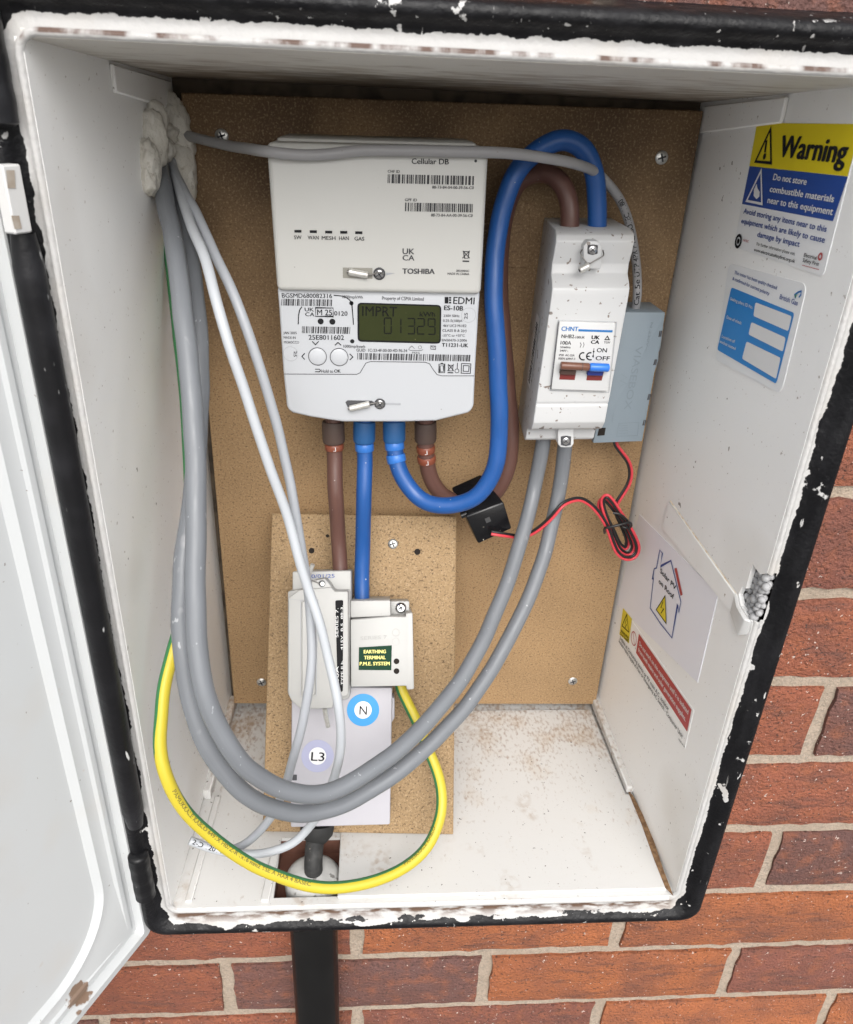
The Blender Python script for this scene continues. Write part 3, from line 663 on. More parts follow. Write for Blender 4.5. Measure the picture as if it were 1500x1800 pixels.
# ================================================================== METER AND HUB
HH, MH = .084, .079
mt = empty('electricity_meter', (-.04, YB, .335), 'pale grey smart electricity meter with green display and round buttons', 'meter')
C2 = lambda pts: cv(470, 490, .26667, pts)
body = C2([(66, 60), (1404, 85), (1395, 200), (1372, 600), (1362, 840), (1345, 872), (1325, 887), (1200, 918), (1110, 940), (900, 946), (500, 946), (400, 932), (280, 912), (170, 887), (140, 868), (128, 840), (104, 600), (78, 200)])
o = prism('body', BP, body, MH, .012, m_meter, mt, .0045, 3)
cov = C2([(110, 628), (590, 630), (612, 620), (630, 590), (650, 556), (680, 546), (1040, 550), (1070, 560), (1095, 600), (1120, 632), (1150, 640), (1364, 640)])
b = MB(); ribbon(BP, cov, .00045, MH + .0002, b); b.build('cover_seam', m_seam, mt)
b = MB(); lcdq = C2([(594, 156), (1148, 172), (1144, 428), (596, 414)])
flat(BP, quad_rr(BP, lcdq, MH, .0028), MH + .0003, b); b.build('display_bezel', m_blacklab, mt)
b = MB(); flat(BP, quad_rr(BP, C2([(606, 166), (1138, 182), (1134, 416), (608, 402)]), MH, .0020), MH + .0005, b); disp = b.build('display', m_lcd, mt)
b = MB(); text(BP, 'IMPRT', (637, 555), (698, 556.5), 17, MH + .0008, b, -.012); text(BP, 'kWh', (738, 556), (765, 556.5), 8, MH + .0008, b)
SEG = {'0': 'abcdef', '1': 'bc', '3': 'abgcd', '2': 'abged', '9': 'abcdfg'}
xs = (676, 693, 717, 734, 753)
for ch, x in zip('01329', xs):
    y0, y1, w_ = 559 + (x - 676) * .02, 586 + (x - 676) * .02, 12; ym = (y0 + y1) / 2
    sg = {'a': ((x, y0), (x + w_, y0)), 'b': ((x + w_, y0 + 1), (x + w_, ym - 1)), 'c': ((x + w_, ym + 1), (x + w_, y1 - 1)), 'd': ((x, y1), (x + w_, y1)), 'e': ((x, ym + 1), (x, y1 - 1)), 'f': ((x, y0 + 1), (x, ym - 1)), 'g': ((x + 1, ym), (x + w_ - 1, ym))}
    for s_ in SEG[ch]: ribbon(BP, sg[s_], .0007, MH + .0008, b)
b.build('display_digits', m_lcdseg, disp)
for q in ((558.5, 626.5), (596.5, 627.5)):
    b = MB(); cc, rr_ = disc(BP, q, 16.2, MH, b, 32, .93); b.v = [v_ + BP.n * .0003 for v_ in b.v]; b.build('button_ring', m_seam, mt)
    b = MB(); lathe(b, BP.hit(*q, MH - .0002), BP.n, [(rr_ * .90, 0), (rr_ * .90, .0005), (rr_ * .80, .0008)], 32); b.build('button', m_meter, mt, 40)
b = MB()
H3 = MH + .00025
for t_ in (('BGSMD680082316', (496, 523), (584, 524), 7.5), ('UK', (536, 547), (552, 547.5), 6.5), ('CA', (537, 555.5), (553, 556), 6.5), ('M 25', (558, 554), (584, 554.5), 10), ('0120', (588, 554.5), (611, 555), 7.5),
           ('25E8011602', (543, 597), (605, 597.5), 8.2), ('EDMI', (797, 534), (834, 535), 12)): text(BP, *t_[:4], H3, b, .004)
for t_ in (('ES-10B', (781, 545), (814, 546), 8), ('T11231-UK', (777, 609.5), (823, 610.5), 6.5), ('OK', (588, 655), (599, 655), 5.5)): text(BP, *t_[:4], H3, b, .022)
ribbon(BP, [(555, 541), (586, 541.5), (586, 556.5), (555, 556)], .0005, H3, b, closed=True)
ribbon(BP, [(587, 519)] + [(596 + 26 * math.sin(R(a)) , 544 - 24 * math.cos(R(a))) for a in range(0, 70, 10)][1:] + [(621, 560), (621.5, 571)], .0006, H3, b)
ribbon(BP, [(531, 539), (527, 545), (525, 555), (524.5, 570)], .0006, H3, b)
for ch in ([(549, 600), (555, 606), (560.5, 600)], [(589, 607), (594.5, 602), (600, 607)], [(536, 621), (531, 626.5), (536, 632)], [(615, 622), (620.5, 627.5), (615, 633)]): ribbon(BP, ch, .0006, H3, b)
ribbon(BP, [(554, 649), (562, 649), (563.5, 651), (562, 653.5), (554, 653.5)], .0005, H3, b)
for x0, y0, x1, y1 in ((782, 522, 788.5, 533.5), (789.5, 522, 793.5, 525), (789.5, 526, 793.5, 529), (789.5, 530.5, 793.5, 533.5)): flat(BP, [BP.uv(x0, y0, H3), BP.uv(x1, y0, H3), BP.uv(x1, y1, H3), BP.uv(x0, y1, H3)], H3, b)
ribbon(BP, [(772, 640), (782, 640), (782, 655), (772, 655)], .0005, H3, b, closed=True); ribbon(BP, [(774, 643), (780, 643), (780, 653), (774, 653)], .0004, H3, b, closed=True); ribbon(BP, [(775, 638.8), (779, 638.8)], .0006, H3, b)
ribbon(BP, [(788, 640), (798, 652)], .0005, H3, b); ribbon(BP, [(798, 640), (787, 652)], .0005, H3, b); ribbon(BP, [(788, 642), (797, 642), (795.5, 652), (789.5, 652), (788, 642)], .0004, H3, b); ribbon(BP, [(787, 655), (797, 655.3)], .0007, H3, b)
ribbon(BP, [(804.5, 638), (804, 648)], .0005, H3, b); disc(BP, (803.5, 652), 4, H3, b, 16, .75)
ribbon(BP, [(811.5, 639), (828, 639.5), (827, 656.5), (811, 656)], .0005, H3, b, closed=True); ribbon(BP, [(815, 642.5), (825, 643), (824, 653), (814.5, 652.5)], .0005, H3, b, closed=True)
b.build('lettering', m_ink, mt)
for q in ((618, 533), (619.5, 600)): 
    b = MB(); disc(BP, q, 3.8, H3, b, 16); b.build('pulse_light', m_ink, mt)
for q in ((564, 565), (584.5, 565.5)): 
    b = MB(); disc(BP, q, 5.3, H3, b, 20); b.build('optical_port', m_ink, mt)
b = MB()
for t_ in (('1000imp/kWh', (602, 524), (638, 525), 5), ('Property of CSMA Limited', (672, 527), (745, 528.5), 6.2), ('230V 50Hz', (780, 557), (808, 557.5), 4.2), ('0.25-5(100)A', (779, 565.5), (813, 566), 4.2), ('4kV UC3 M1/E2', (779, 574.5), (820, 575), 4.4),
           ('CLASS B & 2(r)', (778, 583), (820, 583.5), 4.4), ('-25\u00b0C to +55\u00b0C', (778, 591.5), (817, 592), 4.2), ('EN50470-3:2006', (777, 600), (821, 600.5), 4.2), ('JAN 2025', (498.5, 587), (522, 587.3), 4.2), ('MADE IN', (499, 595.3), (520, 595.6), 4.2), ('MOROCCO', (499.5, 603.6), (526, 604), 4.2),
           ('1000imp/kvarh', (604, 611), (642, 611.5), 5), ('GUID  1C-23-4F-00-00-4D-96-34', (627, 618), (716, 619), 5.2), ('PAYG', (725, 621.5), (738, 622), 3.4), ('Hold to', (565, 655), (586, 655.3), 5.5)): text(BP, *t_, H3, b, .006)
text(BP, '25', (517, 617), (516.5, 627), 5, H3, b, 0, (1, 0)); text(BP, '25', (822, 561), (822.5, 550), 6, H3, b, 0, (-1, 0))
barcode(BP, [(495.5, 525), (586, 526.5), (585.5, 538.5), (494.5, 537)], H3, b, 90, 1); barcode(BP, [(531.5, 573.5), (616, 575), (615, 587), (531, 585.5)], H3, b, 84, 2); barcode(BP, [(628.5, 620.5), (829.5, 624), (828.5, 635.5), (628, 632)], H3, b, 190, 3)
ribbon(BP, [(719, 613), (724, 608), (729, 613)], .0003, H3, b); disc(BP, (738.5, 610.5), 3.2, H3, b, 12, .8); ribbon(BP, [(757.5, 608), (766, 608.3), (766, 614), (757.5, 613.7)], .0004, H3, b, closed=True); ribbon(BP, [(757.5, 608), (762, 611.5), (766, 608.3)], .0003, H3, b)
ribbon(BP, [(718, 614), (722, 616), (740, 616.3), (744, 614.3)], .0003, H3, b)
b.build('fine_print', m_greyink, mt)
for q in ((511, 622), (824, 554)): b = MB(); disc(BP, q, 13, H3, b, 28, .96); b.build('stamp_ring', m_faint, mt)
def seal(parent, slot, scr, fa, fb, tail, h, n_=BP):
    b = MB(); flat(BP, [BP.uv(*q, h) for q in slot], h + .0003, b); b.build('seal_slot', m_seam if parent is mt else mat('shadowed_slot', (.25, .24, .21), .7), parent)
    b = MB(); flat(BP, [BP.uv(*q, h) for q in tail], h + .0003, b); b.build('seal_groove', m_faint, parent)
    c = BP.hit(*scr, h); b = MB(); lathe(b, c, BP.n, [(.0037, .0001), (.0037, .0006), (.0033, .0008)], 20); s_ = b.build('seal_screw', m_seam, parent, 40)
    b = MB(); lathe(b, c, BP.n, [(.0026, .0006), (.0026, .0016), (.0018, .0022)], 16); b.build('screw_head', m_chrome, s_, 40)
    b = MB()
    for a in (35, 125):
        d = Vector((math.cos(R(a)), 0, math.sin(R(a)))); b.box(c + BP.n * .0022, d * .0026, BP.n.cross(d) * .0004, BP.n * .0003)
    b.build('screw_cross', m_seam, s_)
    A, B = BP.hit(*fa, h + .0022), BP.hit(*fb, h + .0022); b = MB(); cyl(b, A, B, .0021, n=18); f_ = b.build('seal_ferrule', m_ferrule, parent, 40, .0004, 1)
    b = MB(); cyl(b, A - (B - A).normalized() * .0012, A, .0008, n=10); b.build('wire_end', m_wire, f_)
    t = Tube([B, BP.hit((fb[0] + scr[0]) / 2, (fb[1] + scr[1]) / 2 - 1, h + .0026), BP.hit(scr[0], scr[1] - 3, h + .0032), BP.hit(scr[0] + 7, scr[1] + 1, h + .0022)], .00045); t.mesh(8).build('seal_wire', m_wire, parent, 60)
seal(mt, C2([(515, 812), (530, 800), (690, 803), (720, 822), (690, 835), (600, 845), (530, 845)]), (668, 709.5), (615, 718.5), (650, 710), C2([(780, 817), (880, 819), (880, 832), (780, 830)]), MH)

hub = empty('communications_hub', (-.042, YB, .415), 'cream communications hub seated on top of the electricity meter', 'meter hub')
prism('body', BP, [(468, 250), (859.5, 260), (846, 518.5), (487, 511.5)], HH, .028, m_cream, hub, .0032, 3)
prism('rear_cap', BP, [(484, 240), (840, 250), (838, 300), (490, 300)], HH - .022, .004, m_cream, hub, .003, 2)
H4 = HH + .00025; b = MB()
for t_ in (('Cellular DB', (724, 288), (789, 289), 9.5), ('SW', (517.5, 420.5), (530.5, 420.5), 6.5), ('WAN', (541.5, 420.8), (560.5, 421), 6.5), ('MESH', (566, 421.5), (590, 421.8), 6.5), ('HAN', (596.5, 421.8), (613.5, 422), 6.5), ('GAS', (623.5, 422.5), (640.5, 423), 6.5)): text(BP, *t_, H4, b, .006)
b.build('lettering', m_ink, hub)
for cx_, cy_ in ((524, 406.5), (551, 407.2), (578, 408), (604.5, 408.4), (631, 409)):
    b = MB(); flat(BP, [BP.uv(cx_ + a, cy_ + c_, H4) for a, c_ in ((-6.3, -2.5), (6.3, -2.3), (6.3, 2.5), (-6.3, 2.3))], H4, b); b.build('indicator_window', m_ink, hub)
b = MB()
for t_ in (('CHF ID', (682, 303.5), (703, 304), 4.8), ('88-73-84-04-00-39-56-C0', (760, 331.5), (833, 332.5), 5), ('GPF ID', (712, 353.5), (733, 354), 4.8), ('88-73-84-AA-00-39-56-C0', (758, 380.5), (831, 381.5), 5), ('UK', (708, 446.5), (728.5, 447), 9.8), ('CA', (708, 457.5), (728.5, 458), 9), ('2805A0404AC', (802, 477.6), (825, 478), 3.6), ('MADE IN CHINA', (787, 483), (825, 483.6), 3.8)): text(BP, *t_, H4, b, .012)
text(BP, 'TOSHIBA', (708, 481), (764, 481.6), 9, H4, b, .03)
barcode(BP, [(682, 306), (833.5, 309.5), (833, 325.5), (681.5, 322)], H4, b, 110, 4); barcode(BP, [(712.5, 356), (831.5, 358.5), (831, 373.5), (712, 371.5)], H4, b, 100, 5)
disc(BP, (836.5, 283), 2.6, H4, b, 12)
ribbon(BP, [(814, 441), (826, 454)], .0005, H4, b); ribbon(BP, [(826, 441), (813, 454)], .0005, H4, b); ribbon(BP, [(815, 442), (825, 442.3), (823, 454), (817, 454), (815, 442)], .0005, H4, b); ribbon(BP, [(813.5, 459), (825, 459.4)], .0009, H4, b)
b.build('fine_print', m_greyink, hub)
seal(hub, [(603, 470), (655, 471), (655, 490), (603, 488.5)], (667, 481), (613, 477.5), (647, 484), [(679, 479), (695, 480), (679, 484)], HH)

# ================================================================== ISOLATOR
iso = empty('isolator_switch', (.092, YB, .325), 'white main isolator switch box with brown and blue levers', 'switch')
IX0, IX1 = .0672, .1172
# depth profile: (z, height above board)
prof = [(.4530, .000), (.4530, .058), (.4505, .064), (.4470, .0665), (.4400, .0660), (.4330, .0640), (.4270, .0655), (.4225, .0715), (.4195, .0745), (.4150, .0752), (.3440, .0752), (.3425, .0744), (.3410, .0752), (.3290, .0752), (.3230, .0715), (.3200, .0650), (.3185, .0590), (.3160, .0575), (.3100, .0570), (.3080, .0550), (.3065, .0500), (.3065, 0)]
n = len(prof); b = MB(); roll = .030
def ip(x, z, h): 
    dx = (z - .38) * roll; return Vector((x + dx + (.0045 if x < .09 else 0.002) * max(0, (.06 - h)) / .06, YB - h, z + (x - .092) * .03))
vs = [ip(IX0, z, h) for z, h in prof] + [ip(IX1, z, h) for z, h in prof]
b.add(vs, [tuple(range(n)), tuple(range(n, 2 * n))[::-1]] + [(i, (i + 1) % n, n + (i + 1) % n, n + i) for i in range(n)])
b.build('enclosure', m_iso, iso, 30, .0022, 3)
IH = .0753
sw = prism('switch_module', BP, [(983.5, 565), (1082.5, 568), (1068.5, 688), (969.5, 684.5)], IH + .0030, .06, m_isoclean, iso, .0008, 2)
b = MB(); ribbon(BP, [(981.5, 563), (1084.5, 566), (1070.5, 690), (967.5, 686.5)], .0004, IH + .0003, b, closed=True); b.build('module_gap', m_faint, iso)
b = MB(); ribbon(BP, [(982.5, 566), (975, 628), (968.5, 684)], .0005, IH + .0031, b); b.build('module_shadow_gap', m_seam, iso)
b = MB(); ribbon(BP, [(949, 691.5), (1074.5, 694.5)], .0004, IH - .0002, b); b.build('cover_seam', m_faint, iso)
H5 = IH + .0032; b = MB()
text(BP, 'CHNT', (987, 581.5), (1016, 582), 7.5, H5, b, .02); ribbon(BP, [(1017, 580.5), (1077, 582.5)], .0014, H5, b); b.build('blue_print', m_brightblue, sw)
b = MB()
for t_ in (('NHB2', (987, 594), (1009, 594.6), 6.3), ('-100UK', (1009, 594.8), (1028, 595.2), 4.2), ('100A', (985.5, 605.5), (1004, 606), 6.2), ('50/60Hz', (985, 611.8), (1003, 612.2), 3.4), ('240V~', (984, 618), (999, 618.4), 3.4), ('IP20  AC-22A', (983, 625.7), (1010, 626.3), 3.4), ('BSEN 60947-3', (982, 631.8), (1011, 632.5), 3.4), ('T\u00dcV', (1061.5, 603.5), (1072.5, 604), 3.6), ('ON', (1049, 619), (1066.5, 619.5), 7.3), ('OFF', (1047, 633), (1071.5, 633.8), 7.3)): text(BP, *t_, H5, b, .004)
for t_ in (('UK', (1040, 596), (1054, 596.5), 6.3), ('CA', (1039, 604), (1053, 604.4), 6)): text(BP, *t_, H5, b, .04)
ribbon(BP, [(1068, 591), (1071.5, 597), (1063.5, 597)], .0006, H5, b, closed=True)
for cx_ in (1025, 1037.5): ribbon(BP, [(cx_ + 6.3 * math.cos(R(a)) + .3, 626.3 + 6.3 * math.sin(R(a))) for a in range(65, 296, 15)], .0009, H5, b)
ribbon(BP, [(1032, 626.2), (1037, 626.4)], .0008, H5, b); ribbon(BP, [(1044.5, 612), (1043.5, 620), (1043, 629)], .0004, H5, b); disc(BP, (1044, 618), 1.6, H5, b, 10); disc(BP, (1042.8, 626), 1.6, H5, b, 10)
ribbon(BP, [(1020, 602), (1022, 606), (1020, 611)], .0003, H5, b); ribbon(BP, [(1026, 602), (1027, 606), (1025, 611)], .0003, H5, b)
b.build('lettering', m_ink, sw)
for q, ma, mb_ in ((((986, 650), (1013.5, 651), (1010.5, 668), (983.5, 667)), m_togdbr, m_togred), (((1034, 652), (1062, 653), (1058, 669), (1031, 668.5)), m_togdb, m_togred)):
    prism('lever_well', BP, q, IH + .0033, IH, mb_, sw, 0)
    tl, tr, br, bl = q; mid = lambda a, c_: ((a[0] + c_[0]) / 2, (a[1] + c_[1]) / 2)
    prism('lever_arm', BP, (tl, tr, mid(tr, br), mid(tl, bl)), IH + .0062, IH, ma, sw, .0004, 1)
b = MB(); cyl(b, BP.hit(985.5, 642.5, IH + .0085), BP.hit(1036, 645.2, IH + .0085), .0026, n=20); b.build('brown_lever', m_togbrown, sw, 40, .0007, 2)
b = MB(); cyl(b, BP.hit(1036.2, 645.2, IH + .0085), BP.hit(1071, 646.5, IH + .0085), .00275, n=20); b.build('blue_lever', m_togblue, sw, 40, .0010, 2)
b = MB(); cyl(b, BP.hit(1022.3, 644.5, IH + .0085), BP.hit(1023.3, 644.6, IH + .0085), .00268, n=20); b.build('lever_joint', m_seam, sw)
def lug(cx_, cy_, w_, up, dn, h, top):
    poly = [(cx_ - w_ * .55, cy_ - up), (cx_ + w_ * .55, cy_ - up), (cx_ + w_, cy_ - up * .4), (cx_ + w_ * .95, cy_ + dn), (cx_ - w_ * 1.0, cy_ + dn), (cx_ - w_, cy_ - up * .4)]
    if not top: poly = [(cx_ - w_, cy_ - up), (cx_ + w_, cy_ - up), (cx_ + w_, cy_ + dn * .5), (cx_ + w_ * .65, cy_ + dn), (cx_ - w_ * .65, cy_ + dn), (cx_ - w_, cy_ + dn * .5)]
    l_ = prism('screw_lug', BP, poly, h, h - .03, m_iso if top else m_isoclean, iso, .0009, 2)
    b = MB(); flat(BP, [BP.uv(cx_ + a, cy_ + c_, h) for a, c_ in ((-9, -8), (0, -9.5), (9, -8), (8.5, 7), (0, 9), (-9, 7))], h + .0003, b); b.build('screw_recess', m_seam, l_)
    b = MB(); lathe(b, BP.hit(cx_, cy_, h + .0003), BP.n, [(.0026, 0), (.0026, .0007), (.0014, .0014)], 18); b.build('screw_head', m_chrome, l_, 40)
    c = BP.hit(cx_, cy_, h + .0016); b = MB()
    for a in (50, 140):
        d = Vector((math.cos(R(a)), 0, math.sin(R(a)))); b.box(c, d * .0017, BP.n.cross(d) * .0003, BP.n * .0003)
    b.build('screw_cross', m_seam, l_)
lug(1042, 439, 16, 16, 34, .0728, True); lug(995, 775, 14, 22, 12, .063, False)
t = Tube([BP.hit(1024, 438, .069), BP.hit(1021, 446, .073), BP.hit(1034, 463, .0745), BP.hit(1048, 457, .0745), BP.hit(1061, 449, .0735), BP.hit(1060, 440, .069)], .00042); t.mesh(8).build('seal_wire', m_wire, iso, 60)
b = MB(); cyl(b, BP.hit(1019, 475.5, .0765), BP.hit(1035.5, 467, .0755), .0022, n=18); f_ = b.build('seal_ferrule', m_ferrule, iso, 40, .0004, 1)
b = MB(); A = BP.hit(1019, 475.5, .0765); B = BP.hit(1035.5, 467, .0755); cyl(b, A - (B - A).normalized() * .0002, A + (B - A) * .05, .0011, n=10); b.build('wire_end', m_seam, f_)
# sticker on its left side
SP = Panel(ip(IX0, .36, .05), (Vector(ip(IX0, .36, .02)) - Vector(ip(IX0, .36, .06))) * -1, (0, 0, 1))
b = MB(); SP2 = Panel(ip(IX0, .36, .04) + Vector((-.0003, 0, 0)), ip(IX0, .36, .06) - ip(IX0, .36, .03), ip(IX0, .40, .04) - ip(IX0, .36, .04))
st_ = -1 if SP2.n.x > 0 else 1
flat(SP2, [(-.009, -.016), (.009, -.016), (.009, .034), (-.009, .034)], .0002 * st_, b); sd = b.build('side_sticker', m_vinylwhite, iso)
b = MB(); rr2 = random.Random(9); z = -.013
while z < .030:
    dz = rr2.choice((.0005, .0009, .0014)); flat(SP2, [(-.004, z), (.006, z), (.006, z + dz), (-.004, z + dz)], .0005 * st_, b); z += dz + rr2.choice((.0006, .001))
b.build('side_barcode', m_greyink, sd)

# ================================================================== GREY MODULE
mod = empty('relay_module', (.14, YB, .30), 'slim blue-grey plastic module between the isolator switch and right cabinet wall', 'module')
GH = .036
ge = cv(1020, 530, .15, [(480, 125), (1000, 128), (990, 200), (945, 540), (925, 600), (920, 690), (875, 830), (730, 1640), (150, 1662)])
prism('housing', BP, ge, GH, .003, m_grey, mod, .0009, 2)
G = lambda pts: cv(1020, 530, .15, pts)
b = MB(); flat(BP, [BP.uv(*q, GH) for q in G([(222, 1480), (300, 1478), (285, 1565), (200, 1572)])], GH + .0003, b); b.build('socket', m_hole, mod)
for q in ([(935, 345), (955, 345), (945, 410), (928, 412)], [(880, 680), (895, 680), (885, 742), (866, 742)], [(808, 1085), (824, 1088), (815, 1150), (795, 1150)], [(750, 1390), (770, 1392), (758, 1450), (738, 1450)]):
    b = MB(); ribbon(BP, G(q), .0006, GH + .0003, b, closed=True); b.build('clip_slot', m_seam, mod)
b = MB(); m_emb = mat('embossed_grey', (.19, .23, .263), .5)
text(BP, 'VIASEBOX', G([(655, 520)])[0], G([(515, 1265)])[0], 12, GH + .00025, b, -.012, (1, 0))
ribbon(BP, G([(392, 1300), (375, 1420)]), .0003, GH + .0003, b); ribbon(BP, G([(455, 1430), (690, 1415), (672, 1570), (428, 1580)]), .0003, GH + .0003, b, closed=True)
text(BP, 'N 230V~', G([(830, 245)])[0], G([(760, 580)])[0], 4, GH + .0003, b, 0, (1, 0))
for k in range(4): ribbon(BP, G([(455, 1455 + k * 30), (560, 1450 + k * 30)]), .0003, GH + .0003, b)
ribbon(BP, G([(480, 850), (545, 890), (470, 930), (545, 960), (470, 990)]), .0003, GH + .0003, b)
b.build('embossing', m_emb, mod)

# ================================================================== SERVICE CUT-OUT on the leaning board
co = empty('service_cutout', TB.P(.06, .02, 0), 'pale grey service fuse cut-out and earthing terminal on the small leaning board', 'fuse unit')
lower = prism('sealing_chamber', TB, [(513, 1205), (690, 1209), (686, 1450), (511, 1455)], .030, .0005, m_lilac, co, .0014, 2)
prism('chamber_clip', TB, [(689, 1225), (694, 1228), (694, 1262), (688, 1272)], .022, .0005, m_lilac, co, .0012, 2)
prism('chamber_notch', TB, [(514, 1362), (522, 1362), (522, 1372), (514, 1372)], .0305, .028, m_seam, co, .0002, 1)
E1 = lambda pts: cv(490, 970, .17333, pts)
prism('incoming_block', TB, E1([(140, 200), (735, 190), (735, 620), (140, 620)]), .040, .0005, m_fuse, co, .0012, 2)
prism('fuse_skirt', TB, E1([(92, 400), (230, 372), (560, 362), (590, 395), (725, 378), (725, 1480), (690, 1500), (560, 1510), (130, 1500), (90, 1440)]), .046, .0005, m_fuse, co, .0016, 2)
fc = prism('fuse_carrier', TB, E1([(210, 385), (535, 358), (568, 400), (705, 400), (708, 1440), (690, 1470), (560, 1490), (548, 1588), (228, 1600), (128, 1510), (95, 1440), (97, 470)]), .062, .03, m_fuse, co, .0020, 2)
prism('carrier_tab', TB, E1([(312, 330), (350, 290), (470, 268), (540, 352), (540, 400), (312, 400)]), .060, .035, m_fuse, co, .0012, 2)
b = MB(); disc(TB, E1([(440, 322)])[0], 6, .0604, b, 18); b.build('tab_hole', m_seam, co)
b = MB(); disc(TB, E1([(445, 325)])[0], 3.6, .0607, b, 14); b.build('tab_screw', m_steel, co)
b = MB(); ribbon(TB, E1([(98, 478), (225, 492), (222, 1470), (100, 1440)]), .0003, .0623, b); ribbon(TB, E1([(222, 490), (395, 482), (382, 1465), (222, 1472)]), .0004, .0623, b); b.build('carrier_groove', m_faint, fc)
prism('carrier_rib', TB, E1([(232, 500), (385, 492), (374, 1455), (232, 1462)]), .0635, .061, m_fuse, fc, .0008, 1)
lab = MB(); flat(TB, quad_rr(TB, E1([(575, 492), (656, 488), (652, 1418), (600, 1420)]), .062, .0013), .0624, lab); lb = lab.build('rating_label', m_blacklab, fc)
b = MB()
text(TB, 'SERIES 7.', E1([(605, 868)])[0], E1([(605, 570)])[0], 4.6, .0628, b, -.012, (-1, 0)); text(TB, '415V  B.S  88-3.', E1([(652, 995)])[0], E1([(652, 545)])[0], 3.7, .0628, b, -.012, (-1, 0))
text(TB, '100A', E1([(612, 1362)])[0], E1([(607, 1160)])[0], 5, .0628, b, -.012, (-1, 0)); text(TB, 'TYPE II b.', E1([(654, 1350)])[0], E1([(654, 1100)])[0], 3.7, .0628, b, -.012, (-1, 0)); b.build('label_lettering', m_white, lb)
b = MB(); text(TB, '10/01/25', E1([(308, 268)])[0], E1([(568, 262)])[0], 6.5, .0404, b, -.005); b.build('handwritten_date', m_blueink, co)
# neutral / earth terminal block
nb = prism('terminal_block', TB, E1([(728, 690), (1130, 655), (1290, 660), (1290, 622), (1360, 618), (1375, 1395), (1300, 1400), (1298, 1360), (732, 1372)]), .048, .0005, m_fuse, co, .0010, 2)
prism('terminal_top', TB, E1([(728, 496), (1135, 490), (1137, 652), (728, 670)]), .044, .0005, m_fuse, co, .0010, 2)
prism('terminal_ear', TB, E1([(1135, 500), (1326, 500), (1326, 640), (1135, 640)]), .026, .0005, m_fuse, co, .0010, 2)
b = MB(); lathe(b, TB.hit(*E1([(1240, 568)])[0], .026), TB.n, [(.0042, 0), (.0042, .001), (.0026, .0028)], 18); sc_ = b.build('terminal_screw', m_chrome, co, 40)
b = MB(); c = TB.hit(*E1([(1240, 568)])[0], .0292)
for a in (30, 120):
    d = TB.u * math.cos(R(a)) + TB.v * math.sin(R(a)); b.box(c, d * .0022, TB.n.cross(d) * .0005, TB.n * .0006)
b.build('cross_recess', m_seam, sc_)
b = MB(); text(TB, 'SERIES 7', E1([(832, 895)])[0], E1([(1100, 880)])[0], 6, .0484, b, -.01); b.build('embossed_name', mat('embossed_warm_grey', (.34, .337, .325), .5), nb)
for q in ((1190, 818), (1190, 912)):
    b = MB(); disc(TB, E1([q])[0], 6.8, .0484, b, 20, .86); b.build('knockout_ring', mat('shadow_ring', (.40, .395, .38), .6), nb)
for q in ((1196, 1110), (1196, 1210)):
    b = MB(); disc(TB, E1([q])[0], 5.0, .0484, b, 18); b.build('terminal_hole', m_hole, nb)
b = MB(); flat(TB, [TB.uv(*q, .048) for q in E1([(815, 968), (1148, 948), (1143, 1200), (812, 1198)])], .0484, b); gl = b.build('earthing_label', m_greenlab, nb)
b = MB(); text(TB, 'EARTHING', E1([(865, 1030)])[0], E1([(1087, 1028)])[0], 6, .0487, b, .03); text(TB, 'TERMINAL', E1([(868, 1090)])[0], E1([(1085, 1088)])[0], 6, .0487, b, .03); text(TB, 'P.M.E. SYSTEM', E1([(823, 1152)])[0], E1([(1126, 1150)])[0], 6, .0487, b, .03); b.build('label_lettering', mat('yellow_print', (.75, .68, .20), .5), gl)
for q, m_, tx, e0, e1, hp in (((638.5, 1248), m_cyanring, 'N', (632, 1256), (645, 1256.5), 15), ((558.5, 1329), m_lilacring, 'L3', (547, 1337), (570, 1338), 15)):
    b = MB(); disc(TB, q, 28.5, .0303, b, 40); s1 = b.build('round_sticker', m_, co)
    b = MB(); disc(TB, q, 15.3, .0306, b, 32); s2 = b.build('sticker_centre', m_white, s1)
    b = MB(); text(TB, tx, e0, e1, hp, .0309, b, -.005); b.build('sticker_lettering', m_ink, s1)
# loose lead-seal wires of the fuse carrier
b = MB(); cyl(b, TB.hit(543, 1012, .056), TB.hit(550, 992, .060), .0016, n=14); b.build('seal_ferrule', m_ferrule, co, 40); b = MB(); cyl(b, TB.hit(571, 1246, .058), TB.hit(577, 1277, .050), .0017, n=14); b.build('seal_ferrule', m_ferrule, co, 40)
t = Tube([TB.hit(543, 1012, .056), TB.hit(545, 1018, .057), TB.hit(553, 1022, .0605), TB.hit(562, 1026, .061)], .0004); t.mesh(8).build('seal_wire', m_wire, co, 60)

